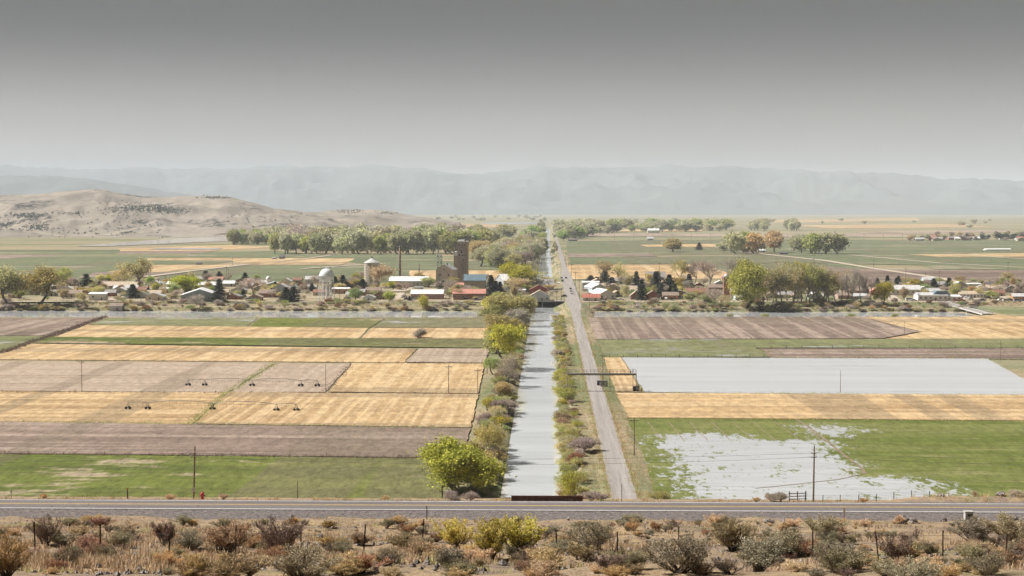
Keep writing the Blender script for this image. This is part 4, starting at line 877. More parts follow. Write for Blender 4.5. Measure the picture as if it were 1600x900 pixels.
for u, v, wp, hp, wc, rc, lab in ((440, 404.5, 7, 6, 'dark', 'dark', 'dark field shed on the dirt track before the grove'), (428, 405, 5, 3, 'dark', 'grey', 'low dark cart shed beside the dark field shed'), (310, 413.5, 7, 3, 'dark', 'dark', 'dark box shed alone in the pale stubble left'), (1021, 364, 18, 7, 'white', 'white', 'white farm building before the long tree belt'), (1016, 376, 10, 6, 'white', 'palegrey', 'white hut beside the far cross road'),
    (1225, 397.5, 12, 4, 'dark', 'dark', 'dark low shed on the farm track'), (1165, 394, 10, 6, 'red', 'red', 'red barn between the farmstead trees'), (1190, 393.5, 12, 4, 'white', 'white', 'white shed beside the farmstead trees'), (1560, 391.5, 40, 3, 'white', 'white', 'long white row of calf sheds in the far right field'), (895, 376.5, 14, 3, 'dark', 'dark', 'dark flat shed beside the far road'), (212, 366, 14, 5, 'dark', 'dark', 'dark shed at the foot of the scrub hill'), (350, 362, 6, 4, 'dark', 'dark', 'small dark hut on the hill slope track')):
    house(u, v, wp, hp, wc, rc, lab, win=1, door=False, side=False, name='shed', cat='shed')
# ---- mill, grain elevator, silo, stacks, water tower, church, tank
def at_(u, v, z=ZT): x, y = G(u, v, z); return x, y, ppm(x, y)
x, y, s = at_(697, 449); w, ht = 27 / s, 36 / s
o = empty('mill_building', (x, y + 8, ZT), R(-10)); W, Rf = gable_shape(w, 16, ht * .76, ht * .24, 'y', .4)
W.build('wall', wall_m('concrete'), o); Rf.build('roof', roof_m('palegrey'), o)
for i in (-1, 1):
    for zz in (.3, .55): window(o, i * w * .25, -8.03, ht * zz, 1.3, 1.6)
window(o, 0, -8.03, ht * .78, 1.2, 1.4); MB().box(0, 0, 0, .9, .9, 2.4).build('roof_vent', roof_m('grey'), o, loc=(1.5, -4, ht * .99)); ob('door', ME_DOOR, o, (0, -8.04, .02), 0, (2.6, 1, 3))
for sx in (-w * .3, w * .3): MB().tube((sx, -8.3, 0), (sx, -8.3, ht * .55), .14).build('downpipe', wall_m('dark'), o)
prop(o, 'tall pale mill building with a steep gable beside the grain elevator', 'mill')
x, y, s = at_(686, 447); o = empty('elevator_leg', (x, y + 4, ZT)); h = 30 / s
MB().box(0, 0, h / 2, 3.0, 3.0, h).build('casing', wall_m('weathered'), o)
b = MB()
for dx in (-1.6, 1.6):
    for dy in (-1.2, 1.2): b.tube((dx, dy, h), (dx, dy, h + 11), .14)
for k in range(6): b.tube((-1.6, -1.2, h + k * 2), (1.6, -1.2, h + k * 2 + 2), .09).tube((1.6, -1.2, h + k * 2), (-1.6, -1.2, h + k * 2 + 2), .09)
b.build('lattice', wall_m('grey'), o)
for k in (3, 7.5): MB().box(0, 0, h + k, 5.4, 3.6, .3).box(-1.2, -.4, h + k + .9, 1.6, 1.4, 1.6).box(1.4, .2, h + k + .7, 1.3, 1.3, 1.2).build('platform', wall_m('grey'), o)
MB().tube((0, 0, h + 9), (0, 0, h + 16), .1).build('mast', wall_m('grey'), o); prop(o, 'slim elevator leg with lattice platforms at the mill corner', 'elevator leg')
x, y, s = at_(723, 446); o = empty('grain_elevator', (x, y + 5, ZT), R(-8)); w, ht = 14.5 / s, 68 / s; d = 9.0
b = MB().box(0, 0, ht * .5, w, d, ht); b.build('tower', paint('elevator_concrete', (0.36, 0.30, 0.25), .9, .22, .35), o)
MB().box(0, 0, ht + .35, w + .5, d + .5, .7).box(-w * .12, 0, ht + 1.2, w * .6, d * .6, 1.1).build('roof', roof_m('white'), o)
MB().tube((w * .36, -d * .3, ht), (w * .36, -d * .3, ht + 3.4), .5, .25, 6).box(w * .36, -d * .3, ht + 1.6, 1.6, .7, .5).build('vent_hood', wall_m('dark'), o)
MB().box(-w/2 - 1.6, .6, ht * .68 / 2, 3.2, d * .8, ht * .68).build('annex', paint('elevator_annex', (0.40, 0.34, 0.285), .9, .2, .35), o)
MB().box(-w/2 - 1.6, .6, ht * .68 + 1.6, 3.4, d * .8, 3.2).build('annex_head', wall_m('white'), o)
for xx, zz, ww, hh in ((-2.2, .93, 1.4, 1.6), (0, .93, 1.4, 1.6), (2.2, .93, 1.4, 1.6), (-.3, .78, 1.5, 4), (-2.0, .70, 1.2, 2.2), (.6, .70, 1.4, 2.6), (2.4, .70, 1.2, 1.6), (1.2, .585, 1.3, 1.6), (1.2, .4, 1.0, 1.0)): window(o, xx, -d/2 - .03, ht * zz, ww, hh)
for k in range(10): MB().box(0, -d/2 - .04, ht * (.05 + .095 * k), w + .06, .06, .18).build('form_band', wall_m('weathered'), o)
prop(o, 'tall dark concrete grain elevator tower with white cap', 'grain elevator')
x, y, s = at_(580, 450); o = empty('grain_silo', (x, y + 6, ZT)); r, h = 12 / s, 39 / s
MB().lathe([(r, 0), (r, h)], 36).build('wall', paint('silo_concrete', (0.50, 0.44, 0.37), .9, .18, .4), o); MB().lathe([(r + .4, h - .1), (r + .4, h + .3), (.8, h + 3.4), (.3, h + 3.8)], 36).build('roof', roof_m('palegrey'), o)
for k in range(9): MB().lathe([(r + .02, h * (k + 1) / 10), (r + .1, h * (k + 1) / 10 + .05), (r + .1, h * (k + 1) / 10 + .22), (r + .02, h * (k + 1) / 10 + .27)], 36).build('hoop', wall_m('weathered'), o)
b = MB()
for k in range(int(h / .8)): b.box(-r * .8, -r * .75, k * .8, .6, .1, .08, R(45))
b.tube((-r * .8, -r * .76, 0), (-r * .8, -r * .76, h), .07).build('ladder', wall_m('grey'), o); MB().lathe([(.5, h + 3.6), (.5, h + 4.6), (.7, h + 4.8), (.1, h + 5)], 12).build('vent', wall_m('dark'), o)
prop(o, 'round concrete silo with pale conical roof', 'silo')
for u, v, hp, wp, lab in ((624.5, 434, 48, 3.2, 'tall brown brick smokestack behind the long plant'), (654.5, 436, 23, 1.8, 'short thin smokestack rising from the long plant')):
    x, y, s = at_(u, v); o = empty('smokestack', (x, y + 3, ZT)); r, h = wp / s / 2, hp / s
    MB().lathe([(r * 1.15, 0), (r, h * .5), (r * .92, h)], 16).build('shaft', plain('stack_brick', (0.20, 0.135, 0.105), .9, .2), o, True); MB().lathe([(r, h), (r * 1.2, h + .2), (r * 1.2, h + .7), (r * .8, h + .75)], 16).build('rim', wall_m('grey'), o); prop(o, lab, 'smokestack')
x, y, s = at_(509, 469.5); o = empty('water_tower', (x, y + 4.5, ZT)); ht = 52 / s; r = 11.6 / s; mTk = paint('tank_white_paint', (0.74, 0.75, 0.76), .4, .06, .3)
zb = ht * .735
MB().lathe([(.4, zb - r * .85), (r * .55, zb - r * .72), (r * .86, zb - r * .42), (r, zb), (r, zb + .3), (r * .97, zb + r * .25), (r * .86, zb + r * .52), (r * .66, zb + r * .76), (r * .4, zb + r * .93), (.3, zb + r)], 32).build('tank', mTk, o, True)
MB().lathe([(r + .02, zb - .15), (r + .6, zb - .15), (r + .6, zb), (r + .02, zb)], 32).build('catwalk', wall_m('grey'), o)
for k in range(6):
    a = 6.283 * k / 6 + .26; MB().tube((math.cos(a) * r * 1.06, math.sin(a) * r * 1.06, -.1), (math.cos(a) * r * .93, math.sin(a) * r * .93, zb - .2), .28, .24, 8).build('leg', mTk, o)
    for z0, z1 in ((0, .5), (.5, 1)):
        b = MB(); a2 = a + 6.283 / 6
        for p, q in ((a, a2), (a2, a)):
            rr = lambda f: r * (1.06 - .13 * f)
            b.tube((math.cos(p) * rr(z0), math.sin(p) * rr(z0), zb * z0 * .9 + .3), (math.cos(q) * rr(z1), math.sin(q) * rr(z1), zb * z1 * .9), .07, None, 4)
        b.build('brace', mTk, o)
MB().tube((0, 0, 0), (0, 0, zb - r * .7), .55, .55, 10).build('riser_pipe', mTk, o)
MB().tube((-2, 0, zb + r * .9), (-2.3, 0, zb + r + 1.3), .12).tube((1.2, .4, zb + r * .9), (1.2, .4, zb + r + 1.5), .25).box(2.4, 0, zb + r * .95, 1.2, .5, .8).box(-.2, 0, zb + r + .4, 1.0, 1.0, .9).build('antenna', mTk, o)
MB().tube((-r * .2, -r * 1.02, 0), (-r * .2, -r * 1.02, zb), .1).build('ladder', wall_m('grey'), o)
prop(o, 'white water tower on six legs beside the river street', 'water tower')
x, y, s = at_(419.5, 446); o = empty('domed_tank', (x, y, ZT)); MB().lathe([(1.0, 0), (1.0, 4.2)], 14).build('stand', wall_m('white'), o); MB().lathe([(1.2, 3.6), (1.9, 4.4), (2.0, 5.4), (1.6, 6.6), (.8, 7.2), (.2, 7.4)], 18).build('tank', mTk, o, True); prop(o, 'small white round tank on a stand among the roofs', 'tank')
x, y, s = at_(1136, 464); o = empty('church', (x, y + 4, ZT)); tw, th = 9.5 / s, 31 / s
MB().box(0, 0, th / 2, tw, tw, th).build('tower', wall_m('brick'), o); MB().box(0, 0, th + .15, tw + .7, tw + .7, .4).build('cornice', wall_m('white'), o)
MB().lathe([(tw * .46, th + .3), (tw * .44, th + 1), (tw * .3, th + 1.8), (.2, th + 2.3)], 18).build('dome', roof_m('palegrey'), o, True)
MB().box(0, 0, th + 3.2, .2, .2, 2.4).box(0, 0, th + 3.6, 1.2, .2, .2).build('cross', wall_m('white'), o)
for xx in (-tw * .22, tw * .22): window(o, xx, -tw/2 - .03, th * .82, .9, 1.8)
W, Rf = gable_shape(10, 16, 4.0, 3.2, 'y', .5); W.build('nave_wall', wall_m('brick'), o, loc=(7.0, -1, 0)); Rf.build('nave_roof', roof_m('tan'), o, loc=(7.0, -1, 0)); window(o, 5, -9.05, 2.2, 1.2, 2); window(o, 9, -9.05, 2.2, 1.2, 2); ob('door', ME_DOOR, o, (7, -9.05, .02), 0, (1.8, 1, 2.5))
prop(o, 'brick church with square tower, white dome and cross', 'church')

# ------------------------------------------------------------------ vehicles
mTyre, mRim, mCarGlass = plain('tyre_rubber', (0.02, 0.02, 0.02), .9), plain('wheel_rim', (0.4, 0.4, 0.4), .4, .1, 1, .8), plain('car_glass', (0.03, 0.035, 0.04), .08, .05, 1, 0, .6)
CARC = {'white': (0.75, 0.75, 0.74), 'silver': (0.42, 0.43, 0.44), 'black': (0.02, 0.02, 0.022), 'red': (0.32, 0.03, 0.025), 'blue': (0.04, 0.07, 0.14), 'grey': (0.12, 0.12, 0.13), 'tan': (0.34, 0.28, 0.2)}
carm = {k: plain('car_paint_' + k, v, .25, .04, 1, .1, .6) for k, v in CARC.items()}
ME_WHEEL = MB().tube((0, -.11, 0), (0, .11, 0), .34, .34, 14).mesh('wheel', mTyre); ME_RIM = MB().tube((0, -.12, 0), (0, .12, 0), .2, .2, 10).mesh('rim', mRim)
PROF = {'sedan': ([(-2.2, .3), (2.2, .3), (2.25, .62), (2.1, .82), (1.15, .95), (.35, 1.4), (-.95, 1.42), (-1.7, 1.0), (-2.2, .95)], [(1.0, .97), (.32, 1.34), (-.92, 1.36), (-1.55, 1.0)]),
        'pickup': ([(-2.6, .4), (2.6, .4), (2.65, .95), (2.5, 1.12), (1.25, 1.2), (.75, 1.78), (-.55, 1.8), (-.7, 1.2), (-2.6, 1.2)], [(1.15, 1.22), (.72, 1.7), (-.5, 1.72), (-.6, 1.22)]),
        'van': ([(-2.5, .35), (2.4, .35), (2.45, .9), (2.1, 1.1), (1.5, 1.85), (-2.4, 1.95), (-2.5, 1.7)], [(1.75, 1.12), (1.4, 1.74), (-2.2, 1.8), (-2.2, 1.15)])}
CARME = {}
def car(u, v, kind, c, ang, label, group=None, z=None):
    x, y, zz = GT(u, v); zz = max(zz, z if z is not None else (ZT + .2 if y > 1000 else zz)); o = empty('parked_' + ('pickup' if kind == 'pickup' else kind if kind == 'van' else 'car'), (x, y, zz), R(ang))
    if (kind, c) not in CARME:
        P, Wn = PROF[kind]; bm_ = MB().prism(P, 'y', -.86, .86).mesh('body', carm[c]); g = MB().prism(Wn, 'y', -.875, .875).mesh('windows', mCarGlass); CARME[kind, c] = (bm_, g)
    bo, gl = CARME[kind, c]; ob('body', bo, o); ob('windows', gl, o)
    for sx in (-1.45, 1.45):
        for sy in (-.8, .8): w_ = ob('wheel', ME_WHEEL, o, (sx, sy, .34)); ob('rim', ME_RIM, w_)
    return prop(o, label, 'pickup' if kind == 'pickup' else 'van' if kind == 'van' else 'car', group)
for u, v, k, c, a in ((877.5, 436.5, 'sedan', 'blue', 90), (879, 441.5, 'pickup', 'black', 90), (884.5, 436.5, 'sedan', 'black', 90), (891.5, 454, 'sedan', 'black', 90), (892.3, 457.5, 'van', 'white', 90), (893.5, 461, 'sedan', 'silver', 90), (881.5, 466, 'pickup', 'black', 60), (873, 445, 'sedan', 'white', 90), (874, 430, 'sedan', 'white', 90), (870.5, 418, 'sedan', 'silver', 90)):
    car(u, v, k, c, a, f'{c} {"pickup" if k == "pickup" else "van" if k == "van" else "car"} on the long straight road through town', 'vehicles on the straight road through town', z=3.2)
CARS = [('on the gravel lot before the long low brick building', [(632, 466, 'sedan', 'silver', 10), (636, 469, 'sedan', 'black', 5), (645, 469, 'pickup', 'silver', 0), (632, 464, 'sedan', 'white', 8), (628, 451, 'sedan', 'white', 0), (634, 451, 'sedan', 'silver', 0)]),
 ('parked before the long red brick building', [(728, 469, 'sedan', 'black', 0), (745, 469, 'sedan', 'black', 5), (752, 469, 'van', 'white', 0), (761, 469.5, 'pickup', 'silver', 0), (737, 470, 'sedan', 'grey', 0)]),
 ('parked before the white metal building', [(942, 469.5, 'sedan', 'black', 5), (953, 469.5, 'sedan', 'white', 5), (960, 469.5, 'sedan', 'black', 0), (970, 469.5, 'sedan', 'white', 3), (934, 470, 'sedan', 'silver', 0)]),
 ('parked before the orange-brown house', [(1035, 468.5, 'pickup', 'black', 80), (1041, 468.5, 'sedan', 'white', 80), (1050, 469.5, 'pickup', 'black', 70)]),
 ('parked on the river street beside the long white building', [(1421, 470.5, 'van', 'white', 0), (1428, 470.8, 'sedan', 'silver', 0), (1456, 469.7, 'sedan', 'black', 0)]),
 ('standing in the gravel yard beside the motel', [(1495, 471.5, 'sedan', 'red', 0), (1502, 471.5, 'pickup', 'red', 0), (1516, 468, 'sedan', 'silver', 30), (1512, 466.5, 'sedan', 'white', 0), (1535, 471, 'pickup', 'black', 30), (1544, 467, 'sedan', 'black', 0), (1561, 472, 'pickup', 'white', 20), (1573, 472, 'van', 'white', 0), (1578, 471, 'pickup', 'black', 0), (1590, 472, 'van', 'silver', 0), (1566, 469.5, 'sedan', 'tan', 0), (1598, 472, 'pickup', 'grey', 0)]),
 ('parked among the houses left of the water tower', [(389, 470, 'van', 'white', 0), (397, 470, 'sedan', 'white', 0), (262, 470, 'sedan', 'silver', 0), (543, 469.5, 'van', 'silver', 40), (192, 464, 'sedan', 'silver', 20), (100, 465, 'sedan', 'grey', 0)]),
 ('parked before the grey gabled store', [(834, 471, 'sedan', 'white', 0), (845, 471.2, 'sedan', 'silver', 0), (866, 458, 'pickup', 'white', 0)])]
for plc, L in CARS:
    for u, v, k, c, a in L: car(u, v, k, c, a, f'{c} {"pickup" if k == "pickup" else "van" if k == "van" else "car"} {plc}', 'vehicles ' + plc)

# ------------------------------------------------------------------ poles and wires
mPole, mIns = plain('pole_wood', (0.15, 0.095, 0.06), .9, .25, 2), plain('insulator', (0.45, 0.42, 0.4), .4)
mWire = plain('wire', (0.06, 0.06, 0.06), .6)
def pole(x, y, z, h, label, arms=1, group=None, lean=0.0, r=0.16, rz=0.0, kit=False):
    o = empty('power_pole', (x, y, z), rz); MB().tube((0, 0, -.6), (lean, 0, h), r, r * .62, 8).build('shaft', mPole, o)
    for k in range(arms):
        zz = h - .7 - 1.3 * k; lx = lean * zz / h
        MB().box(lx, -.12, zz, 2.4, .12, .14).tube((lx - .7, -.12, zz), (lx, -.12, zz - .8), .03).tube((lx + .7, -.12, zz), (lx, -.12, zz - .8), .03).build('crossarm', mPole, o)
        for sx in (-1.1, -.4, .4, 1.1): MB().lathe([(.05, 0), (.09, .05), (.09, .16), (.04, .22)], 8).build('insulator', mIns, o, loc=(lx + sx, -.12, zz + .07))
    if kit: MB().lathe([(.25, 0), (.27, .1), (.27, .8), (.2, .9)], 12).build('transformer', wall_m('grey'), o, loc=(.42, -.1, h - 2.6)); MB().box(0, -.2, 1.9, .5, .05, .8).build('notice_plate', wall_m('white'), o)
    return prop(o, label, 'power pole', group)
def wire(P, Q, sag, r=0.02, name='power_wire', parent=None):
    P, Q = Vector(P), Vector(Q); b = MB(); n = 14; pts = [P.lerp(Q, i / n) - Vector((0, 0, sag * 4 * (i / n) * (1 - i / n))) for i in range(n + 1)]
    for p, q in zip(pts, pts[1:]): b.tube(p, q, r, None, 4, False)
    return ob(name, mesh(name, b.V, b.F, mWire), parent)
HW = []
for u, top in ((-700, 700), (298, 700), (1275, 697), (2250, 698)):
    y = 279.0; x = bearing(u) * y; z = zg(x, y); h = (H - z) - (top - 328) / F * y * 1.0 ; HW.append((x, y, z, h))
for k, (x, y, z, h) in enumerate(HW):
    if k in (1, 2): pole(x, y, z, h, ('leaning brown power pole with white notice beside the highway and crop field', 'brown power pole beside the highway and drowned meadow')[k - 1], 0, None, .35 if k == 1 else 0.1, .17, 0, False)
    else: pole(x, y, z, h, 'brown power pole farther along the highway', 0, 'poles farther along the highway', 0, .17)
for k in (1, 2):
    o = [q for q in col.objects if q.name.startswith('power_pole')][k]; h = HW[k][3]
    for dz in (1.3, 2.0): MB().box(0, -.1, h - dz, .9, .1, .1).build('bracket', mPole, o); MB().lathe([(.06, 0), (.1, .06), (.1, .2), (.05, .26)], 8).build('insulator', mIns, o, loc=(-.4, -.1, h - dz)); MB().lathe([(.06, 0), (.1, .06), (.1, .2), (.05, .26)], 8).build('insulator', mIns, o, loc=(.4, -.1, h - dz))
    if k == 1: MB().box(.03, -.2, 1.7, .45, .05, .75).build('notice_plate', wall_m('white'), o)
for i, dz in enumerate((1.25, 1.95)):
    for a, c in zip(HW, HW[1:]):
        w_ = wire((a[0], a[1], a[2] + a[3] - dz), (c[0], c[1], c[2] + c[3] - dz), 1.1 if i == 0 else 1.35, .022); prop(w_, 'upper power wire strung along the highway' if i == 0 else 'lower power wire strung along the highway', 'wire', 'upper highway wires' if i == 0 else 'lower highway wires')
POLES = [(128, 613, 51, 1, 'wooden power pole with crossarm between harrowed and stubble fields'), (509, 613, 44, 0, 'plain pole at the corner of the harrowed field'), (701, 616.5, 47, 1, 'power pole with crossarm in the stubble near the canal'), (746.5, 617, 42, 1, 'power pole with crossarm at the foot of the left canal bank'), (761, 584, 46, 1, 'dark power pole in the trees of the left canal bank'), (1313, 615, 37, 0, 'bare pole at the edge of the flooded field'), (1563, 563, 32, 0, 'bare pole at the far corner of the flooded field'), (1413, 526, 24, 0, 'thin pole in the pale field before the river'), (991, 714, 62, 1, 'power pole with crossarm beside the canal road'), (942, 612, 60, 1, 'tall pole beside the pipe gantry and the road'), (953, 614, 38, 0, 'plain pole under the pipe gantry'), (989, 612, 37, 0, 'pole at the right end of the pipe gantry'), (465, 784, 31, 0, 'short thin post at the highway beside the crop field'), (921, 492, 36, 1, 'power pole on the road causeway before the bridge')]
for u, v, hp, arms, lab in POLES:
    x, y, z = GT(u, v); s = ppm(x, y); pole(x, y, z, hp / s, lab, arms, None, 0, .13 if arms else .1, kit=(u == 942))
for u, v, hp in ((258, 452, 22), (265, 450, 16), (298, 448, 16), (354, 440, 24), (357, 436, 16), (270, 446, 14), (363, 416, 14), (531, 471, 20), (541, 470, 20), (1030, 442, 32), (1140, 436, 12), (1415, 446, 28), (1446, 443, 18), (1468, 452, 30), (1435, 470, 12), (1547, 470, 26), (1575, 425, 16), (905, 465, 28), (899, 448, 24), (893, 432, 20), (888, 418, 16), (884, 406, 12), (877, 470, 20), (870, 470, 16), (1365, 420, 14), (1272, 410, 12), (703, 470, 10), (1082, 471, 12), (632, 470, 8)):
    x, y = G(u, v, ZT); s = ppm(x, y); pole(x, y, ZT, hp / s, 'distant power pole among the streets of the town', 1, 'power poles among the town streets', 0, .17)
fp = random.Random(3)
for k in range(22):
    u = 960 + k * 30; x, y = G(u, 375, ZT); pole(x, y, ZT, 12, 'faint power pole in the row along the far cross road', 1, 'power poles along the far cross road', 0, .2)

# ------------------------------------------------------------------ irrigation machines
mGalv, mDarkM = plain('galvanised_steel', (0.22, 0.22, 0.22), .5, .15, 1, .3), plain('dark_steel', (0.06, 0.055, 0.05), .7)
def irrigator(us, v, top, label):
    P = [Vector((*G(u, v + dv, 0.0), 0.3)) for u, dv in us]; o = empty('irrigation_machine', P[0])
    off = P[0]; hz = 2.1
    for i, p in enumerate(P):
        b = MB(); q = p - off
        for sx in (-.6, .6):
            for sy in (-.4, .4): b.tube(q + Vector((sx, sy, .5)), q + Vector((0, 0, hz)), .05, None, 5)
        b.box(q.x, q.y, q.z + .4, 1.4, .2, .2).box(q.x + .2, q.y, q.z + .8, .45, .4, .5); tw = b.build('tower', mGalv, o)
        for sx in (-.6, .6): w_ = MB().tube((0, -.15, 0), (0, .15, 0), .42, .42, 16).build('wheel', mTyre, tw, loc=q + Vector((sx, 0, .42)))
    for a, c in zip(P, P[1:]):
        a, c = a - off + Vector((0, 0, hz)), c - off + Vector((0, 0, hz)); n = max(4, int((c - a).length / 2.2)); rise = min(.8, (c - a).length * .035)
        pts = [a.lerp(c, i / n) + Vector((0, 0, rise * 4 * (i / n) * (1 - i / n))) for i in range(n + 1)]; low = [a.lerp(c, i / n) + Vector((0, 0, rise * 4 * (i / n) * (1 - i / n) - 1.0 * min(1, 4 * (i / n) * (1 - i / n)))) for i in range(n + 1)]
        b = MB(); t_ = MB()
        for i in range(n): b.tube(pts[i], pts[i + 1], .09, None, 6, False); t_.tube(low[i], low[i + 1], .03, None, 4, False).tube(pts[i], low[i + 1] if i % 2 else low[i], .03, None, 4, False)
        b.build('span_pipe', mGalv, o); t_.build('truss', mGalv, o)
        for i in range(1, n): MB().tube(pts[i], pts[i] - Vector((0, 0, 1.7)), .025, None, 4).build('drop_hose', mDarkM, o)
    return prop(o, label, 'irrigator')
irrigator([(294, 0), (320, 0), (394, .5), (470, 1), (496, 1)], 604, 600, 'long wheeled irrigation machine standing across the harrowed field')
irrigator([(200, 0), (231, 0), (332, 1), (432, 2.6), (463, 2.6)], 641, 632, 'long wheeled irrigation machine standing across the stubble field')

# ------------------------------------------------------------------ pipe gantry over the road
xr, yr = G(994, 613); xl = xr - 108 / ppm(xr, yr); hz = 29 / ppm(xr, yr); o = empty('pipe_gantry', (xr, yr, .3)); L = xr - xl
mGan = plain('gantry_steel', (0.27, 0.24, 0.21), .7)
MB().box(-L / 2, 0, hz - .15, L, 1.2, .2).build('deck', mGan, o); MB().tube((-L, .4, hz - .55), (0, .4, hz - .55), .3, None, 12).build('pipe', mGalv, o)
for sy in (-.6, .6):
    for zz in (.55, 1.1): MB().tube((-L, sy, hz + zz), (0, sy, hz + zz), .03).build('handrail', mGan, o)
    for k in range(19): MB().tube((-L * k / 18, sy, hz), (-L * k / 18, sy, hz + 1.12), .035, None, 5).build('rail_post', mGan, o)
for xx in (0, -L):
    b = MB()
    for sy in (-.6, .6): b.tube((xx, sy, -.6), (xx, sy, hz - .2), .12, None, 8)
    b.tube((xx, -.6, hz * .2), (xx, .6, hz * .8), .08).tube((xx, .6, hz * .2), (xx, -.6, hz * .8), .06).build('leg', mGan, o)
prop(o, 'steel pipe gantry with railings spanning the road to the canal', 'pipe gantry')
for u, v, wz, hh, lab in ((944, 606, 2.4, 2.0, 'grey control cabinet beside the pipe gantry'), (994, 613, 2.2, 1.6, 'dark pump housing at the foot of the pipe gantry'), (936, 604, 1.4, 1.6, 'dark valve box at the road edge below the gantry')):
    x, y, z = GT(u, v); o = empty('control_cabinet' if 'cab' in lab else 'pump_housing' if 'pump' in lab else 'valve_box', (x, y, max(z, .45))); MB().box(0, 0, hh / 2, wz, 1.2, hh).build('casing', mGalv if 'grey' in lab else mDarkM, o); MB().box(0, 0, hh + .06, wz + .2, 1.4, .12).build('lid', mGalv, o); MB().box(wz * .2, -.62, hh * .5, wz * .4, .06, hh * .7).build('door', wall_m('grey'), o); prop(o, lab, 'cabinet' if 'cab' in lab else 'pump' if 'pump' in lab else 'box')

# ------------------------------------------------------------------ bridges and small works
mConc = plain('bridge_concrete', (0.40, 0.37, 0.34), .9, .15, .6)
o = empty('canal_bridge', (0, 1044, 0)); xa, xb = -14.5, 10.5
MB().box((xa + xb) / 2, 0, ZT + .05, xb - xa, 9, .6).build('deck', mConc, o)
for sy in (-4.6, 4.6):
    MB().box((xa + xb) / 2, sy, ZT + .95, xb - xa, .18, .14).box((xa + xb) / 2, sy, ZT + .2, xb - xa, .25, .5).build('rail', mConc, o)
    for k in range(11): MB().box(xa + (xb - xa) * k / 10, sy, ZT + .65, .28, .22, .75).build('rail_post', mConc, o)
for xx in (xa + .6, xb - .6): MB().box(xx, 0, -1.1, .9, 8.4, 5.8).build('abutment', mConc, o)
MB().box((xa + xb) / 2, 5.2, -.6, xb - xa, .5, 5.2).build('back_wall', plain('shade_dark_concrete', (0.07, 0.07, 0.068), .8), o)  # dark colour paints the shade of the opening under the deck
MB().box(-4, 0, -1.1, .5, 8, 5.2).build('pier', mConc, o)
prop(o, 'concrete street bridge over the canal mouth beside the grey gabled store', 'bridge')
for u, v, lab in ((852, 394, 'low white plank bridge over the far canal'), (852, 378.5, 'dark farm bridge farther up the far canal')):
    x, y = G(u, v, ZT); o = empty('farm_bridge', (-3.6, y, 0)); m_ = wall_m('grey' if 'white' in lab else 'dark'); MB().box(0, 0, ZT + .3, 19, 6, .7).build('deck', m_, o)
    for sy in (-3, 3): MB().box(0, sy, ZT + 1.5, 19, .25, .3).build('rail', wall_m('white' if 'white' in lab else 'dark'), o)
    for xx in (-6, 0, 6): MB().box(xx, 0, .2, .7, 5, 4).build('pier', m_, o)
    for k in range(7):
        for sy in (-3, 3): MB().box(-9 + 3 * k, sy, ZT + 1.0, .25, .2, 1.2).build('rail_post', m_, o)
    prop(o, lab, 'bridge')
A = Vector((*G(1476, 472, ZT), ZT + .2)); B = Vector((*G(1543, 490.5, 0.3), .5)); D = B - A; Lb = D.xy.length; rz = math.atan2(D.y, D.x)
o = empty('road_bridge', (A.x, A.y, 0), rz); sl = (B.z - A.z) / Lb; f = lambda t_: A.z + sl * Lb * t_
def slab(b, t0, t1, y0, y1, z0, z1):
    V = [(Lb * t_, yy, f(t_) + zz) for t_ in (t0, t1) for yy in (y0, y1) for zz in (z0, z1)]; return b.add(V, [(0, 1, 3, 2), (4, 6, 7, 5), (0, 4, 5, 1), (2, 3, 7, 6), (0, 2, 6, 4), (1, 5, 7, 3)])
slab(MB(), 0, 1, -3.2, 3.2, -.9, 0).build('deck', mConc, o)
for sy in (-3.1, 3.1):
    b = MB()
    for zz in (.45, 1.0): slab(b, 0, 1, sy - .06, sy + .06, zz, zz + .14)
    b.build('rail', mGalv, o)
    for k in range(21): MB().box(Lb * k / 20, sy, f(k / 20) + .5, .14, .14, 1.1).build('rail_post', mGalv, o)
for t_ in (.2, .62, .93): MB().box(Lb * t_, 0, (f(t_) - .6 - 2.6) / 2, 1.0, 5, f(t_) - .6 + 2.6).build('pier', mConc, o)
prop(o, 'concrete road bridge sloping across the river beside the white store', 'bridge')
track([(1545, 491), (1580, 489), (1640, 487)], 8, 0.0, 'bridge_road', mDirt, .5)
# steps down the bank
x0, y0, z0 = GT(998, 472.5); x1, y1, z1 = GT(1004, 486); o = empty('bank_steps', (x0, y0, 0)); n = 12
for k in range(n): t_ = k / (n - 1); MB().box((x1 - x0) * t_, (y1 - y0) * t_, z0 + (z1 - z0) * t_ - .2, 3.6, abs(y1 - y0) / n * 1.25, .9).build('step', mConc, o)
for sx in (-2, 2): MB().prism([(y1 - y0, z1 - .5), (0, z0 - .5), (0, z0 + .6), (y1 - y0, z1 + .6)], 'x', sx - .15, sx + .15).build('side_wall', mConc, o)
prop(o, 'pale concrete steps running down the river bank to the water', 'steps')
x, y, z = GT(183, 485); o = empty('pump_house', (x, y, z - 1)); W, Rf = gable_shape(8, 6, 4, 1.5, 'x', .4); W.build('wall', wall_m('weathered'), o); Rf.build('roof', roof_m('brown'), o); ob('door', ME_DOOR, o, (1, -3.05, 1), 0, (1.2, 1, 2)); prop(o, 'weathered pump house at the water below the town street', 'pump house')
x, y, z = GT(923, 493.5); o = empty('gate_box', (x, y, z - .3)); MB().box(0, 0, 1.2, 2.6, 2, 2.4).build('casing', mDarkM, o); MB().box(0, 0, 2.45, 3, 2.4, .15).build('lid', mDarkM, o); prop(o, 'small dark gate box at the river beside the road causeway', 'box')
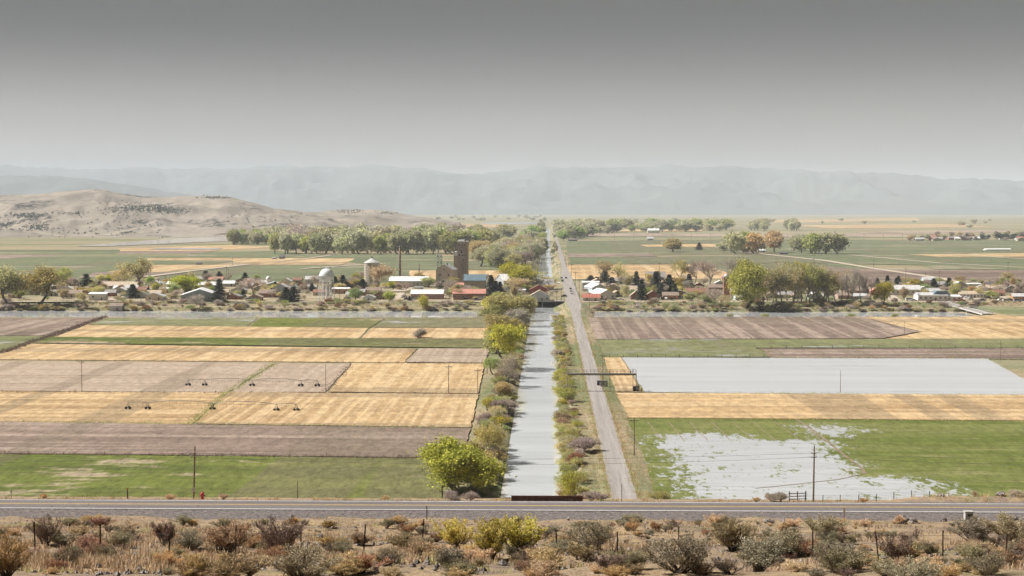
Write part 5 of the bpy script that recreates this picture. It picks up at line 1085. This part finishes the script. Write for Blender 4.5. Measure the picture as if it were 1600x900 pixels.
# rusty parapet where the canal passes the highway
o = empty('rusty_parapet', (-.2, 271.4, HZ)); mRust = plain('rusty_steel', (0.115, 0.045, 0.03), .85, .3, 2)
MB().box(0, 0, .02, 12.2, .2, .84).build('beam', mRust, o); MB().box(0, 0, .47, 12.4, .34, .07).build('flange', mRust, o)
for k in range(7): MB().box(-5.7 + 1.9 * k, .14, -.2, .16, .1, 1.3).build('stiffener', mRust, o)
prop(o, 'rusty steel parapet over the canal at the highway edge', 'parapet')
# concrete block, markers
o = empty('concrete_headwall', (0, 0, 0)); x, y, z = GT(1513, 814); o.location = (x, y, z - .2); MB().box(0, 0, .85, 1.25, 1.1, 1.7).build('block', mConc, o); MB().box(.12, -.56, .9, .8, .06, 1.0).build('plate', mDarkM, o); MB().box(0, 0, 1.74, 1.4, 1.25, .1).build('cap', mConc, o); prop(o, 'squat concrete headwall block beside the near highway shoulder', 'headwall')
def marker(u, vb, hp, lab, post, plate=None, pw=.3, ph=.5, name='road_marker', thick=.05, yy=None):
    if yy: x, y = bearing(u) * yy, yy; z = zg(x, y)
    else: x, y, z = GT(u, vb)
    h = hp / ppm(x, y); o = empty(name, (x, y, z)); MB().box(0, 0, h / 2 - .2, thick, thick, h + .4).build('post', post, o)
    if plate: MB().box(0, -thick, h - ph / 2, pw, .03, ph).build('plate', plate, o)
    return prop(o, lab, 'marker')
marker(1319, 813, 20, 'white oval mile marker on a thin post at the highway', mPole, wall_m('white'), .34, .7, thick=.07); marker(667, 812, 22, 'thin dark delineator post at the near highway shoulder', mDarkM, None, thick=.1)
marker(194, 783, 17, 'brown marker post with yellow cap beyond the highway', mPole, plain('marker_yellow', (.55, .35, .05)), .28, .35, yy=277, thick=.18); marker(11, 783, 14, 'white capped culvert marker beyond the highway', mGalv, wall_m('white'), .4, .5, yy=276); marker(973, 786, 27, 'thin grey post at the mouth of the canal road', mDarkM, None, yy=275, thick=.1)
o = empty('red_hydrant', (bearing(312) * 277, 277, zg(bearing(312) * 277, 277))); MB().lathe([(.25, -.3), (.25, .9), (.32, .95), (.3, 1.15), (.1, 1.35)], 12).tube((-.5, 0, .7), (.5, 0, .7), .13).build('barrel', plain('hydrant_red', (.45, .03, .05), .5), o); prop(o, 'red hydrant in dry grass beside the leaning power pole', 'hydrant')

# ------------------------------------------------------------------ fences
mTpost = plain('rusty_t_post', (0.075, 0.045, 0.035), .9); mTeal = plain('teal_t_post', (0.06, 0.11, 0.11), .8)
def fence(pts, label, m, hgt, strands=(.35, .7, 1.05), r=.05, wood=False, wr=.012):
    o = empty('wire_fence', pts[0]); off = Vector(pts[0]); pt = MB().box(0, 0, .5, r * 2, r * 1.2, 1.0).box(0, -r * .8, .5, r * .5, r, 1.0).mesh('post', m)
    for p in pts: ob('post', pt, o, Vector(p) - off - Vector((0, 0, .1)), (rng.gauss(0, .03), rng.gauss(0, .05), 0), (1, 1, hgt * rng.uniform(.94, 1.06)))
    for z in strands:
        b = MB()
        for p, q in zip(pts, pts[1:]): b.tube(Vector(p) - off + Vector((0, 0, z)), Vector(q) - off + Vector((0, 0, z)), wr, None, 4, False)
        ob('wire', mesh('wire', b.V, b.F, mWire), o)
    return prop(o, label, 'fence')
fence([GT(u, v) for u, v in ((-60, 866), (55, 862), (157, 864), (264, 878), (368, 866), (470, 862), (568, 863), (660, 846), (768, 856), (871, 865), (965, 876), (1060, 868), (1159, 866), (1270, 871), (1373, 876), (1473, 876), (1571, 878), (1680, 876))], 'rusty wire fence running through the sagebrush slope', mTpost, 1.3, r=.027, wr=.006)
fence([(bearing(u) * 281, 281, zg(bearing(u) * 281, 281)) for u in range(1262, 1460, 28)], 'teal post wire fence beyond the highway at the drowned meadow', mTeal, 1.45, (.3, .6, .9, 1.2), .06)
fence([(*G(u, 559.6), .35) for u in range(930, 1212, 22)], 'fence of small posts along the far edge of the flooded field', mPole, 1.3, (.5, 1.0), .09)
fence([(*G(1205 + k * 24, 545.2), .35) for k in range(17)], 'fence of small posts between soaked and ploughed fields', mPole, 1.3, (.5, 1.0), .09)
fence([(*G(a, bb), .35) for a, bb in [(165 - 17 * k, 496.5 + 5.9 * k) for k in range(11)]], 'dark fence along the slanting ditch bank in the left fields', mPole, 1.5, (.5, 1.0), .1)
x = bearing(1250) * 283; o = empty('wooden_corral', (x, 283, zg(x, 283)), R(10))
for k in range(3): MB().tube((1.5 * k - 1.5, 0, -.3), (1.5 * k - 1.5, 0, 1.9), .09).build('post', mPole, o)
for zz in (.5, 1.0, 1.5): MB().box(0, -.1, zz, 3.4, .06, .14).build('rail', mPole, o)
prop(o, 'short wooden corral panel beside the highway power pole', 'corral')

# ------------------------------------------------------------------ the near slope: shrubs, rocks, grass, stones
NEAR = [  # kind, foliage, u, v of the foot, height, width, label
 ('sagebrush', 'sage', 1062, 893, 62, 104, 'broad sagebrush with bare dark branches and long shadow below the wire fence'), ('sagebrush', 'sage', 474, 905, 52, 100, 'full grey-green sagebrush near the bottom of the slope'), ('rabbitbrush', 'rust', 358, 905, 38, 96, 'wide orange-tipped brush low on the slope'), ('rabbitbrush', 'rust', 12, 902, 66, 70, 'tall tan and olive brush at the foot of the slope beside the fence'),
 ('blossom', 'yellow', 711, 858, 48, 48, 'yellow flowering bush beside the fence, small and rounded'), ('blossom', 'yellow', 768, 872, 62, 54, 'tall yellow flowering bush beside its twin'), ('blossom', 'yellow', 812, 872, 66, 62, 'yellow flowering bush with brown stems, largest of the yellow ones'),
 ('deadbrush', 'dead', 440, 868, 60, 62, 'dark leafless brush with rusty top between sagebrushes'), ('rabbitbrush', 'rust', 348, 864, 46, 70, 'orange brush with dark base above the fence'), ('deadbrush', 'dead', 72, 850, 44, 44, 'dark ragged dead bush under the highway gravel'), ('rabbitbrush', 'rust', 138, 864, 28, 48, 'tawny brush beside a rusty fence post'),
 ('sagebrush', 'sage', 300, 858, 30, 50, 'pale sagebrush beside the orange brush'), ('deadbrush', 'dead', 256, 850, 36, 36, 'spindly dead shrub with brown seed heads'), ('sagebrush', 'sage', 706, 888, 36, 56, 'mauve-grey sagebrush below the yellow bushes'), ('rabbitbrush', 'straw', 660, 868, 26, 36, 'small straw-coloured brush beside the fence'),
 ('sagebrush', 'sage', 925, 858, 44, 70, 'sagebrush with dark stems above the fence line'), ('rabbitbrush', 'rust', 1145, 858, 44, 56, 'rusty brush beside the right-hand fence posts'), ('sagebrush', 'sage', 1185, 892, 54, 84, 'large sagebrush leaning beside the rusty brush'), ('sagebrush', 'sage', 1228, 870, 40, 70, 'grey sagebrush before a fence post'), ('sagebrush', 'sage', 1310, 888, 44, 60, 'dark-based sagebrush with shadow on bare soil'), ('deadbrush', 'dead', 1405, 876, 46, 70, 'brown twiggy brush behind the right fence'), ('sagebrush', 'sage', 1425, 912, 40, 90, 'sagebrush cut by the path at the slope bottom'), ('sagebrush', 'sage', 1520, 846, 36, 60, 'round sagebrush under the concrete block'), ('sagebrush', 'sage', 1578, 850, 46, 66, 'dense sagebrush at the top of the bare mound'), ('sagebrush', 'sage', 1290, 836, 30, 56, 'olive sagebrush under the mile marker')]
for kd, f, u, v, h, w, lab in NEAR: bush(kd, f, u, v, h, w, lab, name={'sagebrush': 'sagebrush', 'rabbitbrush': 'rabbitbrush', 'blossom': 'flowering_bush', 'deadbrush': 'dead_brush'}[kd])
ns = random.Random(17); cnt = 0
KN = [('sagebrush', 'sage', 'grey-green sagebrush scattered over the slope', 'sagebrush', .45), ('rabbitbrush', 'rust', 'rusty orange brush scattered over the slope', 'rabbitbrush', .17), ('rabbitbrush', 'straw', 'straw-coloured dry brush scattered over the slope', 'dry_brush', .26), ('deadbrush', 'dead', 'dark leafless brush scattered over the slope', 'dead_brush', .12)]
while cnt < 390:
    v = 819 + 86 * ns.random() ** 1.5; u = ns.uniform(-30, 1630)
    if fbm(u * .02, v * .03, 1.0, 2) < -.18 + .3 * ns.random(): continue
    x, y, z = GT(u, v); h = (.26 + .52 * ns.random() ** 2.0) * (1.3 if y > 120 else .88); k = ns.random(); acc = 0
    for kd, f, lab, nm, pr in KN:
        acc += pr
        if k < acc: 
            where = 'close under the highway gravel' if y > 190 else 'between wire fence and highway' if y > 92 else 'below the wire fence'; lb = ('large ' if h > .75 else 'small ' if h < .45 else 'knee-high ') + lab.replace('scattered over the slope', 'on the slope ' + where)
            plant(kd, f, x, y, z, h, h * ns.uniform(1.1, 2.0), lb, 'shrub', nm, lb, None, ('stems', 'foliage')); break
    cnt += 1
for u, h in ((262, 8), (62, 7), (345, 8), (600, 7), (1185, 7), (1355, 7), (1222, 14), (1208, 11), (1530, 8), (1598, 12), (705, 13), (735, 12), (925, 14), (940, 10)):
    y = ns.uniform(275, 279); x = bearing(u) * y; z = zg(x, y); hh = h / ppm(x, y) + .1; plant('brush' if h > 9 else 'rabbitbrush', 'straw' if h < 10 else 'bare', x, y, z, hh, hh * ns.uniform(1.4, 2.0), 'dry grassy tuft on the far shoulder of the highway', 'shrub', 'dry_tuft', 'dry tufts on the far highway shoulder', None, ('stems', 'foliage'))
# boulders and stones
mRock = NT('basalt'); c = mRock.mix(mRock.rng(mRock.noise(1.3, 1.3, 1.3, 5, .7), .4, .6), (.10, .085, .08), (.34, .30, .27)); mRk = mRock.done(mRock.bsdf(c, .95, mRock.bump(mRock.noise(5, 5, 5, 4), .6, .1), .1))
import bmesh
ROCKS = []
for s in range(5):
    bm = bmesh.new(); bmesh.ops.create_icosphere(bm, subdivisions=3, radius=.5)
    for vx in bm.verts: n_ = vx.co.normalized(); vx.co *= 1 + .5 * mnoise.fractal(n_ * 1.4 + Vector((s * 9, 0, 0)), 1, 2, 3); vx.co.z *= .7
    me = bpy.data.meshes.new('boulder'); bm.to_mesh(me); bm.free(); me.materials.append(mRk); ROCKS.append(me)
for u, v, w in ((1408, 818, 24), (1427, 816, 15), (1475, 815, 10), (1530, 816, 11), (1223, 815, 9), (1200, 818, 14), (970, 812, 7), (888, 812, 6), (1340, 818, 8), (620, 824, 8), (558, 850, 12), (500, 843, 14), (1275, 897, 14), (858, 893, 12), (217, 890, 9), (1460, 862, 12), (1118, 824, 7), (890, 838, 7), (38, 828, 10), (645, 886, 12), (545, 845, 9), (1585, 812, 10)):
    x, y, z = GT(u, v); s = w / ppm(x, y); prop(ob('boulder', ROCKS[ns.randrange(5)], None, (x, y, z + s * .18), (0, 0, ns.uniform(0, 6)), (s, s * .8, s)), 'weathered basalt boulder on the sagebrush slope', 'boulder', 'boulders on the sagebrush slope')
for u, w in ((1476, 11), (1571, 16), (1586, 9), (1597, 10)):
    y = 277.; x = bearing(u) * y; s = w / ppm(x, y); prop(ob('boulder', ROCKS[ns.randrange(5)], None, (x, y, zg(x, y) + s * .2), (0, 0, ns.uniform(0, 6)), (s, s * .8, s * .9)), 'dark boulder on the dirt berm beyond the highway', 'boulder', 'boulders on the berm beyond the highway')
OCT = np.array([[1, 0, 0], [0, 1, 0], [-1, 0, 0], [0, -1, 0], [0, 0, .8], [0, 0, -.8]]); TRI = [(0, 1, 4), (1, 2, 4), (2, 3, 4), (3, 0, 4), (1, 0, 5), (2, 1, 5), (3, 2, 5), (0, 3, 5)]
def slopept():
    v = 806 + 100 * ns.random(); u = ns.uniform(-20, 1620); y = lerpt([(806, 256), (815, 252), (832, 150), (855, 86), (880, 60), (905, 45), (910, 42)], v) * ns.uniform(.96, 1.04); x = bearing(u) * y
    return x, y
S = []
for _ in range(9000):
    x, y = slopept()
    if y < 240 and fbm(x, y, .15, 2) < -.1 and ns.random() < .7: continue
    r = ns.uniform(.04, .11) * (1.0 if ns.random() < .93 else 2.2); o3 = OCT * NP.uniform(.6, 1.3, (6, 1)) * r; o3 = o3 + np.array([x, y, zg(x, y) + r * .2]); S.append(o3[np.array(TRI)].reshape(-1, 3))
prop(ob('loose_stones', np_mesh('loose_stones', np.concatenate(S), 3, mRk)), 'loose stones strewn over the dry slope', 'stones', None, 'stuff')
S = []
def tuft(x, y, z, h, n, out):
    for _ in range(n):
        a = ns.uniform(0, 6.283); l = h * ns.uniform(.5, 1.1); w = .012 + h * .03; dx, dy = math.cos(a), math.sin(a); bx, by = x + ns.gauss(0, h * .35), y + ns.gauss(0, h * .35); t_ = ns.uniform(.1, .7) * l
        out.append(((bx - dy * w, by + dx * w, z - .03), (bx + dy * w, by - dx * w, z - .03), (bx + dx * t_, by + dy * t_, z + l)))
for _ in range(15000):
    x, y = slopept()
    if y > 249 or fbm(x, y, .08, 2) < -.15 + .2 * ns.random(): continue
    tuft(x, y, zg(x, y), ns.uniform(.15, .42), 14, S)
prop(ob('dry_grass', np_mesh('dry_grass', np.array(S), 3, FOL['straw'])), 'short dry grass growing over the slope', 'grass', None, 'stuff')
S2 = []
for _ in range(2600):
    x, y = slopept()
    if y > 251 or fbm(x + 60, y, .07, 2) < .08: continue
    tuft(x, y, zg(x, y), ns.uniform(.1, .3), 14, S2)
prop(ob('green_grass', np_mesh('green_grass', np.array(S2), 3, FOL['olive'])), 'patches of short green grass on the slope', 'grass', None, 'stuff')
# weeds along field borders, banks and road verges
E1, E2, E3 = [], [], []
for _ in range(900):      # far shoulder of the highway
    y = ns.uniform(270.5, 280); x = ns.uniform(-100, 90)
    if fbm(x, y * .3, .12, 2) > -.1: tuft(x, y, zg(x, y), ns.uniform(.3, .8), 9, E1 if ns.random() < .8 else E2)
def border(px, n, h, z, out, sp=1.2):
    P = [Vector(G(u, v, z)) for u, v in px]
    for p, q in zip(P, P[1:]):
        for _ in range(n):
            c = p.lerp(q, ns.random()); x, y = c.x + ns.gauss(0, sp), c.y + ns.gauss(0, sp); tuft(x, y, z + .3, h * ns.uniform(.5, 1.3), 8, out)
for px, n in (([(-30, 660), (300, 664.3), (735, 670.5)], 260), ([(-30, 711), (690, 717.8)], 420), ([(0, 613.5), (745, 617)], 160), ([(-20, 563), (630, 567.8), (757, 569)], 130), ([(70, 527.3), (765, 531)], 100), ([(45, 537.3), (765, 545.5)], 120), ([(1008, 615.2), (1640, 620)], 360), ([(982, 655.5), (1640, 660)], 300), ([(1205, 560), (1600, 562.5)], 160), ([(925, 531.8), (1380, 530)], 160), ([(900, 497), (1500, 495.8)], 300), ([(0, 497), (765, 497)], 380), ([(165, 496), (0, 553)], 900), ([(1185, 545), (1207, 560)], 40), ([(300, 664), (357, 614), (430, 568.7)], 320), ([(510, 613), (550, 569.5)], 120)): border(px, n, .75 if n < 900 else 1.3, 0, E3 if n == 900 else E2 if n == 320 else ns.choice([E1, E2, E3]))
for _ in range(5200):     # verges of the canal road and the bank tops
    y = 340 * 2.7 ** ns.random(); x = ns.choice([ns.uniform(8, 13.4), ns.uniform(19.2, 23.8), ns.uniform(-26, -15), ns.gauss(13.2, .4), ns.gauss(19.4, .4)]); tuft(x, y, max(zg(x, y), .40 if x > 9 else -9), ns.uniform(.3, .9), 7, E1 if ns.random() < .62 else E2)
for _ in range(6500):     # river bank
    u = ns.choice([ns.uniform(-20, 830), ns.uniform(920, 1600)]); y = ns.uniform(999, 1040); x = bearing(u) * y; tuft(x, y, zg(x, y), ns.uniform(.6, 1.7), 6, ns.choice([E1, E1, E2, E3, E3]))
prop(ob('verge_dry_grass', np_mesh('verge_dry_grass', np.array(E1), 3, FOL['straw'])), 'dry grass on road verges, banks and field borders', 'grass', None, 'stuff')
prop(ob('verge_green_weeds', np_mesh('verge_green_weeds', np.array(E2), 3, FOL['olive'])), 'green weeds on road verges, banks and field borders', 'weeds', None, 'stuff')

prop(ob('verge_dead_weeds', np_mesh('verge_dead_weeds', np.array(E3), 3, FOL['dead'])), 'dark dead weeds on ditch banks and field borders', 'weeds', None, 'stuff')
# ------------------------------------------------------------------ the hazy air
hz_ = MB().box(0, 22000, 380, 92000, 54000, 800).mesh('haze', None) if False else None
b = MB().box(0, 23500, (-5 + HAZE_TOP) / 2, 92000, 51000, HAZE_TOP + 5)
mh = bpy.data.materials.new('haze_air'); mh.use_nodes = True; mh.node_tree.nodes.clear()
pv = mh.node_tree.nodes.new('ShaderNodeVolumePrincipled'); pv.inputs['Color'].default_value = HAZE_COL + (1,); pv.inputs['Density'].default_value = HAZE_D; pv.inputs['Anisotropy'].default_value = 0.0; mh.cycles.volume_sampling = 'DISTANCE'; mh.cycles.homogeneous_volume = True
mo = mh.node_tree.nodes.new('ShaderNodeOutputMaterial'); mh.node_tree.links.new(pv.outputs[0], mo.inputs['Volume'])
prop(b.build('haze', mh), 'pale haze hanging over the whole valley', 'haze', None, 'stuff')
